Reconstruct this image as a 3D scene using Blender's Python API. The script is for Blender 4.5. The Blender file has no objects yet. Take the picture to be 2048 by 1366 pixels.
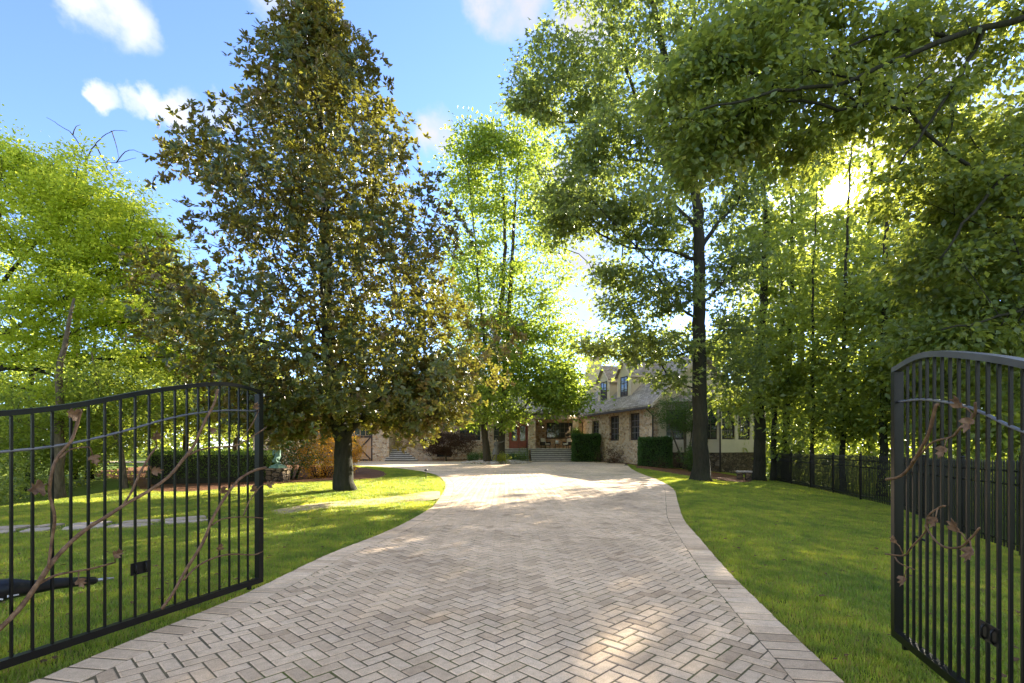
import bpy, bmesh, math, random
import numpy as np
from mathutils import Vector, Matrix, Euler

SC = bpy.context.scene
COL = SC.collection
R = math.radians

# ------------------------------------------------------------------ camera
F = 1000.0                      # focal length in photograph pixels (2048 wide)
HOR, CX, EYE = 895.0, 1024.0, 1.40
cam_data = bpy.data.cameras.new("camera")
cam_data.sensor_width = 36.0
cam_data.lens = 36.0 * F / 2048.0
cam_data.shift_y = (HOR - 683.0) / 2048.0
cam_data.clip_start = 0.05
cam_data.clip_end = 2000.0
cam = bpy.data.objects.new("camera", cam_data)
cam.location = (0, 0, EYE)
cam.rotation_euler = (R(90), 0, 0)
COL.objects.link(cam)
SC.camera = cam

# ------------------------------------------------------------------ light
SUN = Vector(((1672 - CX) / F, 1.0, (HOR - 390) / F)).normalized()
SUN_EL = math.asin(SUN.z)
SUN_AZ = math.atan2(SUN.x, SUN.y)          # clockwise from +Y
EXPOSURE = 2.8
SKY_STRENGTH = 0.078
sun_data = bpy.data.lights.new("sun", "SUN")
sun_data.energy = 3.9
sun_data.angle = R(0.53)
sun_data.color = (1.0, 0.90, 0.74)
sun = bpy.data.objects.new("sun", sun_data)
sun.rotation_euler = (-SUN).to_track_quat('-Z', 'Y').to_euler()
sun.location = (20, 30, 40)
COL.objects.link(sun)

SC.view_settings.view_transform = 'Standard'
SC.view_settings.look = 'None'
SC.view_settings.exposure = EXPOSURE
SC.view_settings.gamma = 1.0
SC.view_settings.use_curve_mapping = False
try:
    SC.cycles.use_denoising = True
    SC.cycles.max_bounces = 10
    SC.cycles.diffuse_bounces = 5
    SC.cycles.transmission_bounces = 6
    SC.cycles.transparent_max_bounces = 8
    SC.cycles.sample_clamp_indirect = 6.0
except Exception:
    pass


def px_dir(px, py):
    return Vector(((px - CX) / F, 1.0, (HOR - py) / F)).normalized()


def build_world():
    w = bpy.data.worlds.new("World")
    SC.world = w
    w.use_nodes = True
    nt = w.node_tree
    N, L = nt.nodes, nt.links
    N.clear()
    out = N.new("ShaderNodeOutputWorld")
    bg = N.new("ShaderNodeBackground")
    bg.inputs["Strength"].default_value = SKY_STRENGTH
    L.new(bg.outputs[0], out.inputs[0])
    sky = N.new("ShaderNodeTexSky")
    sky.sky_type = 'NISHITA'
    sky.sun_disc = False
    sky.sun_elevation = SUN_EL
    sky.sun_rotation = SUN_AZ
    sky.air_density = 0.7
    sky.dust_density = 0.03
    sky.ozone_density = 3.0
    geo = N.new("ShaderNodeTexCoord")
    d = geo.outputs["Generated"]

    def math_(op, a, b=None, c=None, clamp=False):
        n = N.new("ShaderNodeMath"); n.operation = op; n.use_clamp = clamp
        for i, v in enumerate((a, b, c)):
            if v is None: continue
            if isinstance(v, (int, float)): n.inputs[i].default_value = v
            else: L.new(v, n.inputs[i])
        return n.outputs[0]

    # clouds: puffs at fixed directions of the sky, edges broken by noise
    noise = N.new("ShaderNodeTexNoise")
    noise.inputs["Scale"].default_value = 13.0
    noise.inputs["Detail"].default_value = 6.0
    noise.inputs["Roughness"].default_value = 0.58
    L.new(d, noise.inputs["Vector"])
    nz = N.new("ShaderNodeVectorMath"); nz.operation = 'SUBTRACT'
    L.new(noise.outputs["Color"], nz.inputs[0]); nz.inputs[1].default_value = (.5, .5, .5)
    sc = N.new("ShaderNodeVectorMath"); sc.operation = 'SCALE'
    L.new(nz.outputs[0], sc.inputs[0]); sc.inputs["Scale"].default_value = 0.085
    ad = N.new("ShaderNodeVectorMath"); ad.operation = 'ADD'
    L.new(d, ad.inputs[0]); L.new(sc.outputs[0], ad.inputs[1])
    wd = N.new("ShaderNodeVectorMath"); wd.operation = 'NORMALIZE'
    L.new(ad.outputs[0], wd.inputs[0])
    puffs = [(px_dir(*p), r) for p, r in (
        ((235, 28), .040), ((175, 5), .034), ((200, 192), .015), ((262, 200), .018), ((305, 205), .018), ((355, 222), .023),
        ((428, 222), .020), ((560, 15), .038), ((600, 45), .030), ((870, 265), .032), ((885, 280), .024),
        ((1000, -5), .04), ((1040, -20), .05), ((1172, 70), .045), ((1130, 380), .05), ((1100, 350), .04),
        ((1150, 560), .09), ((980, 640), .05), ((1500, 120), .05), ((1820, 180), .08), ((1950, 330), .09), ((1560, 560), .09))]
    acc = None
    for c, r in puffs:
        dot = N.new("ShaderNodeVectorMath"); dot.operation = 'DOT_PRODUCT'
        L.new(wd.outputs[0], dot.inputs[0]); dot.inputs[1].default_value = c
        m = N.new("ShaderNodeMapRange"); m.interpolation_type = 'SMOOTHSTEP'
        L.new(dot.outputs["Value"], m.inputs[0])
        m.inputs[1].default_value = math.cos(r * 1.35); m.inputs[2].default_value = math.cos(r * .35)
        o = m.outputs[0]
        acc = o if acc is None else math_('MAXIMUM', acc, o)
    # unseen cloud cover added outside the view, to fill and warm the shade
    stretch = N.new("ShaderNodeVectorMath"); stretch.operation = 'MULTIPLY'
    L.new(wd.outputs[0], stretch.inputs[0]); stretch.inputs[1].default_value = (1, 1, 1.7)
    n2 = N.new("ShaderNodeTexNoise"); n2.inputs["Scale"].default_value = 3.2; n2.inputs["Detail"].default_value = 4.0
    L.new(stretch.outputs[0], n2.inputs["Vector"])
    cov = N.new("ShaderNodeMapRange"); cov.interpolation_type = 'SMOOTHSTEP'
    L.new(n2.outputs["Fac"], cov.inputs[0]); cov.inputs[1].default_value = .42; cov.inputs[2].default_value = .54
    vw = N.new("ShaderNodeVectorMath"); vw.operation = 'DOT_PRODUCT'
    L.new(d, vw.inputs[0]); vw.inputs[1].default_value = px_dir(1024, 500)
    clear = N.new("ShaderNodeMapRange"); clear.interpolation_type = 'SMOOTHSTEP'
    L.new(vw.outputs["Value"], clear.inputs[0]); clear.inputs[1].default_value = math.cos(R(52)); clear.inputs[2].default_value = math.cos(R(72))
    clear.inputs[3].default_value = 0.0; clear.inputs[4].default_value = 1.0
    acc = math_('MAXIMUM', acc, math_('MULTIPLY', cov.outputs[0], clear.outputs[0]))
    tone = N.new("ShaderNodeMapRange")
    L.new(noise.outputs["Fac"], tone.inputs[0])
    tone.inputs[1].default_value = .3; tone.inputs[2].default_value = .6
    tone.inputs[3].default_value = .2; tone.inputs[4].default_value = 1.0
    cm = math_('MULTIPLY', math_('MULTIPLY', acc, tone.outputs[0]), .92)
    # even colour tint over the whole clear sky
    sep = N.new("ShaderNodeSeparateXYZ"); L.new(d, sep.inputs[0])
    tint = N.new("ShaderNodeMix"); tint.data_type = 'RGBA'; tint.blend_type = 'MULTIPLY'
    tint.inputs[0].default_value = 1.0
    L.new(sky.outputs[0], tint.inputs[6]); tint.inputs[7].default_value = SKY_TINT
    # angle from the sun
    dot = N.new("ShaderNodeVectorMath"); dot.operation = 'DOT_PRODUCT'
    nd = N.new("ShaderNodeVectorMath"); nd.operation = 'NORMALIZE'; L.new(d, nd.inputs[0])
    L.new(nd.outputs[0], dot.inputs[0]); dot.inputs[1].default_value = SUN
    # clouds opposite the sun are brightened, to add fill in the shade
    front = math_('POWER', math_('MULTIPLY', math_('SUBTRACT', 1.0, dot.outputs["Value"]), .5, clamp=True), 1.5)
    cs = N.new("ShaderNodeVectorMath"); cs.operation = 'SCALE'
    cs.inputs[0].default_value = CLOUD[:3]; L.new(math_('ADD', math_('MULTIPLY', front, CLOUD_FRONT), .74), cs.inputs["Scale"])
    mix = N.new("ShaderNodeMix"); mix.data_type = 'RGBA'
    L.new(cm, mix.inputs[0]); L.new(tint.outputs[2], mix.inputs[6]); L.new(cs.outputs[0], mix.inputs[7])
    disc = N.new("ShaderNodeMapRange"); disc.interpolation_type = 'SMOOTHSTEP'
    L.new(dot.outputs["Value"], disc.inputs[0])
    disc.inputs[1].default_value = math.cos(R(1.0)); disc.inputs[2].default_value = math.cos(R(.6))
    aur = math_('POWER', math_('MAXIMUM', dot.outputs["Value"], 0.0), 500.0)
    glow = math_('ADD', math_('MULTIPLY', disc.outputs[0], 160.0), math_('MULTIPLY', aur, 9.0))
    gl = N.new("ShaderNodeVectorMath"); gl.operation = 'SCALE'
    gl.inputs[0].default_value = (1.0, .93, .80); L.new(glow, gl.inputs["Scale"])
    add = N.new("ShaderNodeVectorMath"); add.operation = 'ADD'
    L.new(mix.outputs[2], add.inputs[0]); L.new(gl.outputs[0], add.inputs[1])
    L.new(add.outputs[0], bg.inputs[0])


SKY_TINT = (.93, .90, 1.0, 1)
CLOUD = (2.1, 2.06, 2.02, 1)
CLOUD_FRONT = 3.2
build_world()

# ------------------------------------------------------------------ helpers
def W(px, py, d):
    """Point at distance d (metres along the view axis) seen at photograph pixel (px, py)."""
    return Vector(((px - CX) / F * d, d, EYE - (py - HOR) / F * d))


RISE = 0.0045


def G(px, py):
    """Point of the gently rising drive plane under a photograph pixel."""
    d = EYE / ((py - HOR) / F + RISE)
    return ((px - CX) / F * d, d)


def meta(o, label=None, cat=None, group=None, kind=None):
    if label: o["label"] = label
    if cat: o["category"] = cat
    if group: o["group"] = group
    if kind: o["kind"] = kind
    return o


def empty(name, label, cat, loc=(0, 0, 0), rot=(0, 0, 0), group=None):
    o = bpy.data.objects.new(name, None)
    o.empty_display_size = .2
    o.location = loc
    o.rotation_euler = rot
    COL.objects.link(o)
    return meta(o, label, cat, group)


def link(name, me, parent=None, mat=None):
    o = bpy.data.objects.new(name, me)
    if mat is not None and not me.materials:
        me.materials.append(mat)
    COL.objects.link(o)
    if parent is not None:
        o.parent = parent
    return o


def np_mesh(name, V, T, smooth=False):
    """Mesh from (n,3) vertices and (m,k) faces of equal length k."""
    V = np.ascontiguousarray(V, dtype=np.float32)
    T = np.ascontiguousarray(T, dtype=np.int32)
    me = bpy.data.meshes.new(name)
    m, k = T.shape
    me.vertices.add(len(V)); me.vertices.foreach_set("co", V.ravel())
    me.loops.add(m * k); me.loops.foreach_set("vertex_index", T.ravel())
    me.polygons.add(m)
    me.polygons.foreach_set("loop_start", np.arange(0, m * k, k, dtype=np.int32))
    me.polygons.foreach_set("loop_total", np.full(m, k, dtype=np.int32))
    if smooth:
        me.polygons.foreach_set("use_smooth", np.ones(m, dtype=bool))
    me.update(calc_edges=True)
    return me


class MB:
    """Collects boxes, prisms and tubes; build() links them as one mesh object."""
    def __init__(s):
        s.v, s.f, s.sm = [], [], []

    def add(s, verts, faces, smooth=False):
        b = len(s.v)
        s.v += [tuple(v) for v in verts]
        s.f += [tuple(i + b for i in f) for f in faces]
        s.sm += [smooth] * len(faces)
        return s

    def box(s, x0, x1, y0, y1, z0, z1):
        return s.add([(x0, y0, z0), (x1, y0, z0), (x1, y1, z0), (x0, y1, z0), (x0, y0, z1), (x1, y0, z1), (x1, y1, z1), (x0, y1, z1)],
                     [(0, 3, 2, 1), (4, 5, 6, 7), (0, 1, 5, 4), (1, 2, 6, 5), (2, 3, 7, 6), (3, 0, 4, 7)])

    def bbox(s, x0, x1, y0, y1, z0, z1, b=.01):
        """box with chamfered vertical and top edges"""
        p = [(x0 + b, y0), (x1 - b, y0), (x1, y0 + b), (x1, y1 - b), (x1 - b, y1), (x0 + b, y1), (x0, y1 - b), (x0, y0 + b)]
        cx, cy = (x0 + x1) / 2, (y0 + y1) / 2
        q = [(cx + (x - cx) * (1 - b / max(abs(x1 - cx), 1e-6)), cy + (y - cy) * (1 - b / max(abs(y1 - cy), 1e-6))) for x, y in p]
        v = [(x, y, z0) for x, y in p] + [(x, y, z1 - b) for x, y in p] + [(x, y, z1) for x, y in q]
        f = [tuple(range(7, -1, -1)), tuple(range(16, 24))]
        for k in (0, 8):
            f += [(k + i, k + (i + 1) % 8, k + 8 + (i + 1) % 8, k + 8 + i) for i in range(8)]
        return s.add(v, f)

    def prism(s, poly, z0, z1):
        n = len(poly)
        v = [(x, y, z0) for x, y in poly] + [(x, y, z1) for x, y in poly]
        f = [tuple(range(n - 1, -1, -1)), tuple(range(n, 2 * n))] + [(i, (i + 1) % n, n + (i + 1) % n, n + i) for i in range(n)]
        return s.add(v, f)

    def extrude(s, pts, vec):
        """any planar 3D polygon pushed along vec"""
        n = len(pts); vec = Vector(vec)
        v = [Vector(p) for p in pts] + [Vector(p) + vec for p in pts]
        f = [tuple(range(n - 1, -1, -1)), tuple(range(n, 2 * n))] + [(i, (i + 1) % n, n + (i + 1) % n, n + i) for i in range(n)]
        return s.add(v, f)

    def tube(s, pts, rad, k=6, flat=1.0, cap=True):
        pts = [Vector(p) for p in pts]
        n = len(pts)
        rs = [rad] * n if isinstance(rad, (int, float)) else list(rad)
        v, f = [], []
        prev = None
        for i, p in enumerate(pts):
            t = (pts[min(i + 1, n - 1)] - pts[max(i - 1, 0)]).normalized()
            if prev is None:
                ref = Vector((0, 0, 1)) if abs(t.z) < .9 else Vector((1, 0, 0))
                a = t.cross(ref).normalized()
            else:
                a = (prev - t * prev.dot(t))
                a = a.normalized() if a.length > 1e-6 else t.orthogonal().normalized()
            prev = a
            b = t.cross(a)
            for j in range(k):
                an = 2 * math.pi * j / k
                v.append(p + a * math.cos(an) * rs[i] + b * math.sin(an) * rs[i] * flat)
        for i in range(n - 1):
            for j in range(k):
                f.append((i * k + j, i * k + (j + 1) % k, (i + 1) * k + (j + 1) % k, (i + 1) * k + j))
        if cap:
            f.append(tuple(range(k - 1, -1, -1))); f.append(tuple(range((n - 1) * k, n * k)))
        return s.add(v, f, True)

    def lathe(s, prof, k=12, c=(0, 0, 0)):
        v, f = [], []
        for r, z in prof:
            for j in range(k):
                a = 2 * math.pi * j / k
                v.append((c[0] + r * math.cos(a), c[1] + r * math.sin(a), c[2] + z))
        n = len(prof)
        for i in range(n - 1):
            for j in range(k):
                f.append((i * k + j, i * k + (j + 1) % k, (i + 1) * k + (j + 1) % k, (i + 1) * k + j))
        f.append(tuple(range(k - 1, -1, -1))); f.append(tuple(range((n - 1) * k, n * k)))
        return s.add(v, f, True)

    def mesh(s, name, mat=None):
        me = bpy.data.meshes.new(name)
        me.from_pydata(s.v, [], s.f)
        me.polygons.foreach_set("use_smooth", s.sm)
        if mat is not None: me.materials.append(mat)
        me.update()
        return me

    def build(s, name, mat, parent=None, origin=None):
        me = s.mesh(name, mat)
        o = link(name, me, parent)
        if origin is not None:
            o.location = origin
        return o


# ------------------------------------------------------------------ materials
class NT:
    def __init__(s, name):
        s.m = bpy.data.materials.new(name); s.m.use_nodes = True
        s.t = s.m.node_tree; s.N = s.t.nodes; s.L = s.t.links
        s.N.clear()
        s.out = s.N.new("ShaderNodeOutputMaterial")

    def n(s, typ, **kw):
        o = s.N.new("ShaderNode" + typ)
        for k, v in kw.items():
            setattr(o, k, v)
        return o

    def put(s, sock, v):
        if hasattr(v, "is_output") or isinstance(v, bpy.types.NodeSocket): s.L.new(v, sock)
        else: sock.default_value = v

    def coord(s, scale=(1, 1, 1), kind="Object"):
        t = s.n("TexCoord"); m = s.n("Mapping")
        s.L.new(t.outputs[kind], m.inputs[0]); m.inputs["Scale"].default_value = scale
        return m.outputs[0]

    def noise(s, vec, scale, detail=4, rough=.55, out="Fac"):
        n = s.n("TexNoise"); s.L.new(vec, n.inputs["Vector"])
        n.inputs["Scale"].default_value = scale; n.inputs["Detail"].default_value = detail; n.inputs["Roughness"].default_value = rough
        return n.outputs[out]

    def ramp(s, fac, stops):
        r = s.n("ValToRGB"); s.L.new(fac, r.inputs[0])
        e = r.color_ramp.elements
        while len(e) < len(stops): e.new(.5)
        for el, (p, c) in zip(e, stops):
            el.position = p; el.color = (*c, 1) if len(c) == 3 else c
        return r.outputs[0]

    def mix(s, fac, a, b, blend='MIX'):
        m = s.n("Mix", data_type='RGBA', blend_type=blend)
        s.put(m.inputs[0], fac); s.put(m.inputs[6], (*a, 1) if isinstance(a, tuple) and len(a) == 3 else a)
        s.put(m.inputs[7], (*b, 1) if isinstance(b, tuple) and len(b) == 3 else b)
        return m.outputs[2]

    def math(s, op, a, b=0.0, clamp=False):
        m = s.n("Math", operation=op, use_clamp=clamp)
        s.put(m.inputs[0], a); s.put(m.inputs[1], b)
        return m.outputs[0]

    def bump(s, h, strength=.5, dist=.02):
        b = s.n("Bump"); s.L.new(h, b.inputs["Height"])
        b.inputs["Strength"].default_value = strength; b.inputs["Distance"].default_value = dist
        return b.outputs[0]

    def principled(s, col, rough=.6, spec=.4, metal=0.0, normal=None, **kw):
        p = s.n("BsdfPrincipled")
        s.put(p.inputs["Base Color"], (*col, 1) if isinstance(col, tuple) and len(col) == 3 else col)
        s.put(p.inputs["Roughness"], rough); s.put(p.inputs["Specular IOR Level"], spec); s.put(p.inputs["Metallic"], metal)
        if normal is not None: s.L.new(normal, p.inputs["Normal"])
        for k, v in kw.items(): s.put(p.inputs[k.replace("_", " ")], v)
        return p.outputs[0]

    def done(s, sh):
        s.L.new(sh, s.out.inputs[0]); return s.m


def simple(name, col, rough=.6, spec=.4, metal=0.0, var=.25, scale=6.0, bump=.15, dist=.004):
    t = NT(name); c = t.coord()
    n = t.noise(c, scale, 5)
    lo = tuple(x * (1 - var) for x in col); hi = tuple(min(1, x * (1 + var)) for x in col)
    colr = t.ramp(n, [(.3, lo), (.7, hi)])
    return t.done(t.principled(colr, rough, spec, metal, t.bump(t.noise(c, scale * 6, 4), bump, dist)))


def leaf_mat(name, a, b, back, trans, tfac=.45, rough=.45, spec=.35, clump=.35):
    """Leaf: colour varies from leaf to leaf and from clump to clump; light shines through."""
    t = NT(name)
    g = t.n("NewGeometry")
    rnd = g.outputs["Random Per Island"]
    c = t.coord()
    cl = t.noise(c, clump, 2)
    col = t.mix(rnd, a, b)
    k = t.ramp(cl, [(.3, (.72, .72, .72)), (.7, (1.25, 1.25, 1.15))])
    col = t.mix(1.0, col, k, 'MULTIPLY')
    if back is not None:
        bk = t.mix(rnd, tuple(x * .75 for x in back), tuple(x * 1.3 for x in back))
        col = t.mix(g.outputs["Backfacing"], col, bk)
    p = t.principled(col, rough, spec)
    tr = t.n("BsdfTranslucent")
    tc = t.mix(rnd, tuple(x * .8 for x in trans), tuple(x * 1.2 for x in trans))
    t.L.new(tc, tr.inputs[0])
    mx = t.n("MixShader"); mx.inputs[0].default_value = tfac
    t.L.new(p, mx.inputs[1]); t.L.new(tr.outputs[0], mx.inputs[2])
    return t.done(mx.outputs[0])


def bark_mat(name, a, b, sx=9.0, sz=2.2):
    t = NT(name)
    c = t.coord((sx, sx, sz))
    n = t.noise(c, 1.6, 6, .65)
    n2 = t.noise(t.coord(), 1.2, 3)
    col = t.ramp(n, [(.35, a), (.68, b)])
    col = t.mix(t.math('MULTIPLY', n2, .5), col, (.06, .07, .035))
    return t.done(t.principled(col, .92, .15, 0, t.bump(n, .9, .04)))


def stone_mat(name, cols, scale=(3.6, 3.6, 6.2), mortar=(.58, .48, .36), mw=.06, dep=.05):
    t = NT(name)
    c = t.coord(scale)
    nv = t.n("TexNoise"); t.L.new(c, nv.inputs["Vector"]); nv.inputs["Scale"].default_value = 1.3; nv.inputs["Detail"].default_value = 3
    ad = t.n("VectorMath", operation='MULTIPLY_ADD')
    t.L.new(nv.outputs["Color"], ad.inputs[0]); ad.inputs[1].default_value = (.35, .35, .35); t.L.new(c, ad.inputs[2])
    v1 = t.n("TexVoronoi", feature='F1'); v2 = t.n("TexVoronoi", feature='DISTANCE_TO_EDGE')
    for v in (v1, v2):
        t.L.new(ad.outputs[0], v.inputs["Vector"]); v.inputs["Scale"].default_value = 1.0
    sp = t.n("SeparateColor"); t.L.new(v1.outputs["Color"], sp.inputs[0])
    col = t.ramp(sp.outputs[0], [(i / max(1, len(cols) - 1), c_) for i, c_ in enumerate(cols)])
    gr = t.noise(t.coord(), 14, 5)
    col = t.mix(.55, col, t.ramp(gr, [(.3, (.55, .53, .5)), (.75, (1.3, 1.28, 1.22))]), 'MULTIPLY')
    edge = t.n("MapRange"); t.L.new(v2.outputs[0], edge.inputs[0]); edge.inputs[1].default_value = mw * .4; edge.inputs[2].default_value = mw * 1.6
    col = t.mix(edge.outputs[0], mortar, col)
    h = t.math('ADD', edge.outputs[0], t.math('MULTIPLY', gr, .5))
    return t.done(t.principled(col, .9, .2, 0, t.bump(h, .9, dep)))


def glass_mat(name, col=(.02, .025, .03), rough=.04):
    t = NT(name)
    c = t.coord()
    return t.done(t.principled(col, rough, .9, 0, t.bump(t.noise(c, 1.3, 2), .06, .02)))


M = {}
M['iron'] = simple("black_iron", (.005, .005, .005), .33, .33, 0, .3, 9, .08, .002)
t = NT("aged_copper"); c = t.coord()
n = t.noise(c, 26, 5, .6)
M['copper'] = t.done(t.principled(t.ramp(n, [(.3, (.075, .038, .017)), (.55, (.20, .112, .055)), (.8, (.33, .22, .12))]), .6, .3, 0, t.bump(t.noise(c, 90, 3), .3, .002)))
M['zinc'] = simple("zinc", (.55, .55, .54), .35, .5, .8, .15, 20)
M['plastic'] = simple("black_plastic", (.01, .01, .011), .35, .5, 0, .2, 5, .03)
M['white'] = simple("white_print", (.8, .8, .78), .5, .4, 0, .05)
M['dark_wood'] = simple("dark_brown_trim", (.055, .038, .028), .6, .3, 0, .3, 3)
M['tan_panel'] = simple("tan_panel", (.48, .30, .17), .7, .3, 0, .12, 2)
M['cream'] = simple("cream_siding", (.62, .53, .36), .75, .3, 0, .08, 1.2, .1)
M['cream_trim'] = simple("cream_trim", (.66, .54, .40), .6, .3, 0, .08, 1.2, .05)
M['taupe'] = simple("taupe_trim", (.34, .27, .2), .65, .3, 0, .1, 2, .05)
M['red_door'] = simple("red_stained_door", (.26, .055, .025), .4, .5, 0, .25, 4)
M['gutter'] = simple("brown_gutter", (.05, .038, .03), .5, .4, 0, .15)
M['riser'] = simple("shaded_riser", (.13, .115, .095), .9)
M['rail_grey'] = simple("sky_sheen_rail", (.085, .083, .077), .38, .4, 0, .15, 6, .08, .002)  # grazing sky reflection painted into the right gate's top rail as lighter grey
M['muntin'] = simple("taupe_glazing_bar", (.17, .145, .12), .5)
M['dry_soil'] = simple("dry_sandy_soil", (.42, .34, .19), .95, .1, 0, .35, 5, .6, .01)
M['step'] = simple("bluestone_step", (.46, .42, .36), .85, .25, 0, .25, 5, .3, .01)
M['fieldstone'] = stone_mat("fieldstone_wall", [(.30, .17, .09), (.56, .38, .21), (.72, .56, .37), (.42, .27, .16), (.78, .64, .45), (.58, .34, .17)])
M['darkstone'] = stone_mat("stacked_dark_stone", [(.07, .05, .035), (.18, .13, .08), (.12, .085, .05), (.26, .2, .13)], (3.2, 3.2, 6.5), (.05, .04, .03))
M['glass'] = glass_mat("window_glass", (.03, .035, .04), .03)
M['verdigris'] = simple("verdigris_bronze", (.16, .27, .21), .7, .3, .1, .4, 14)
M['bronze'] = simple("weathered_bronze", (.12, .115, .085), .6, .35, .3, .35, 14)
M['cushion'] = simple("beige_cushion", (.55, .48, .38), .9, .2, 0, .08, 10)
M['wicker'] = simple("dark_wicker", (.05, .04, .032), .7, .3, 0, .3, 30, .5, .01)
M['pot_white'] = simple("white_ceramic", (.75, .72, .7), .35, .5, 0, .05)
M['bench_stone'] = simple("cast_stone", (.4, .36, .3), .85, .2, 0, .25, 8, .4, .01)
t = NT("lit_lamp"); e = t.n("Emission"); e.inputs[0].default_value = (1, .85, .55, 1); e.inputs[1].default_value = 6.0
M['lamp'] = t.done(e.outputs[0])


def shingle_mat(name, ax):
    t = NT(name)
    tc = t.n("TexCoord"); sp = t.n("SeparateXYZ"); t.L.new(tc.outputs["Object"], sp.inputs[0])
    cb = t.n("CombineXYZ"); t.L.new(sp.outputs[ax], cb.inputs[0])
    t.L.new(t.math('MULTIPLY', sp.outputs[2], 1.38), cb.inputs[1])
    br = t.n("TexBrick"); t.L.new(cb.outputs[0], br.inputs["Vector"])
    br.inputs["Scale"].default_value = 1.0; br.inputs["Brick Width"].default_value = .30; br.inputs["Row Height"].default_value = .16
    br.inputs["Mortar Size"].default_value = .008; br.inputs["Bias"].default_value = 0
    br.inputs["Color1"].default_value = (.28, .235, .19, 1); br.inputs["Color2"].default_value = (.46, .40, .34, 1); br.inputs["Mortar"].default_value = (.06, .05, .045, 1)
    n = t.noise(t.coord(), 1.1, 5)
    col = t.mix(.6, br.outputs["Color"], t.ramp(n, [(.3, (.6, .6, .6)), (.7, (1.3, 1.25, 1.2))]), 'MULTIPLY')
    return t.done(t.principled(col, .95, .15, 0, t.bump(br.outputs["Fac"], -.6, .02)))


M['shingle_x'] = shingle_mat("shingles_along_x", 0)
M['shingle_y'] = shingle_mat("shingles_along_y", 1)
# ------------------------------------------------------------------ ground, drive, lawn
def catmull(pts, n=8):
    P = [np.array(p, float) for p in pts]
    P = [2 * P[0] - P[1]] + P + [2 * P[-1] - P[-2]]
    out = []
    for i in range(1, len(P) - 2):
        for k in range(n):
            t = k / n
            a, b, c, d = P[i - 1], P[i], P[i + 1], P[i + 2]
            out.append(.5 * ((2 * b) + (-a + c) * t + (2 * a - 5 * b + 4 * c - d) * t * t + (-a + 3 * b - 3 * c + d) * t ** 3))
    out.append(P[-2])
    return np.array(out)


LEFT_PX = [(54, 1366), (160, 1322), (300, 1264), (500, 1182), (649, 1111), (749, 1072), (806, 1047), (856, 1019), (872, 1005), (890, 975),
           (886, 960), (867, 948), (820, 939), (767, 934), (705, 931)]
RIGHT_PX = [(1691, 1366), (1598, 1279), (1527, 1211), (1456, 1141), (1402, 1079), (1367, 1037), (1356, 1004), (1345, 976), (1313, 958), (1285, 948), (1264, 938), (1256, 931)]
LEFT = catmull([(-3.6, .9), (-3.15, 2.0)] + [G(*p) for p in LEFT_PX] + [(-16, 38.6), (-24, 39.5), (-40, 41)])
RIGHT = catmull([(1.55, .9), (1.8, 2.0)] + [G(*p) for p in RIGHT_PX])


def resample(P, step):
    d = np.concatenate([[0], np.cumsum(np.linalg.norm(np.diff(P, axis=0), axis=1))])
    s = np.arange(0, d[-1], step)
    return np.stack([np.interp(s, d, P[:, i]) for i in (0, 1)], 1)


LEFT_F, RIGHT_F = resample(LEFT, .15), resample(RIGHT, .15)


def normals(P):
    t = np.gradient(P, axis=0); t /= np.linalg.norm(t, axis=1)[:, None]
    return np.stack([t[:, 1], -t[:, 0]], 1)          # to the right of travel


COURT = [(9.3, 40.5), (8.2, 41.5), (6.6, 45.6), (6.0, 46.0), (-9.0, 46.0), (-9.2, 44.2), (-40, 44.2)]
DRIVE_POLY = np.array([tuple(p) for p in RIGHT] + COURT + [tuple(p) for p in LEFT[::-1]])


def in_poly(P, poly):
    x, y = P[:, 0], P[:, 1]
    inside = np.zeros(len(P), bool)
    j = len(poly) - 1
    for i in range(len(poly)):
        xi, yi = poly[i]; xj, yj = poly[j]
        c = ((yi > y) != (yj > y)) & (x < (xj - xi) * (y - yi) / (yj - yi + 1e-12) + xi)
        inside ^= c
        j = i
    return inside


def dist_to(P, line):
    best = np.full(len(P), 1e9)
    for a, b in zip(line[:-1], line[1:]):
        ab = b - a
        t = np.clip(((P - a) @ ab) / (ab @ ab + 1e-12), 0, 1)
        best = np.minimum(best, np.linalg.norm(P - (a + t[:, None] * ab), axis=1))
    return best


BOUND = np.concatenate([DRIVE_POLY, DRIVE_POLY[:1]])


def right_x(y):
    return np.interp(y, RIGHT[:, 1], RIGHT[:, 0])


def terrain(x, y):
    """Height of the soil; the drive itself is a plane rising RISE per metre."""
    x, y = np.asarray(x, float), np.asarray(y, float)
    z = RISE * np.clip(y, -20, 60)
    dr = np.clip(x - right_x(np.clip(y, .9, 40)) - .6, 0, 60)
    z = z - np.where(dr < 9, .078 * dr, .702 + .2 * (dr - 9)) * np.clip((60 - y) / 20, 0, 1)
    # left: lawn is level, then falls away under the wood beyond it
    edge = np.interp(y, [0, 8, 11, 14, 18, 24], [-16, -12.5, -11.4, -11.5, -13, -22])
    dl = np.clip(edge - x, 0, 14)
    z = z - .1 * dl * np.clip((30 - y) / 8, 0, 1)
    # slight swell under the big magnolia
    z = z + .12 * np.exp(-((x + 6.0) ** 2 / 10 + (y - 15.5) ** 2 / 12))
    return z


def tz(x, y):
    return float(terrain(np.array([x]), np.array([y]))[0])


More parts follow.
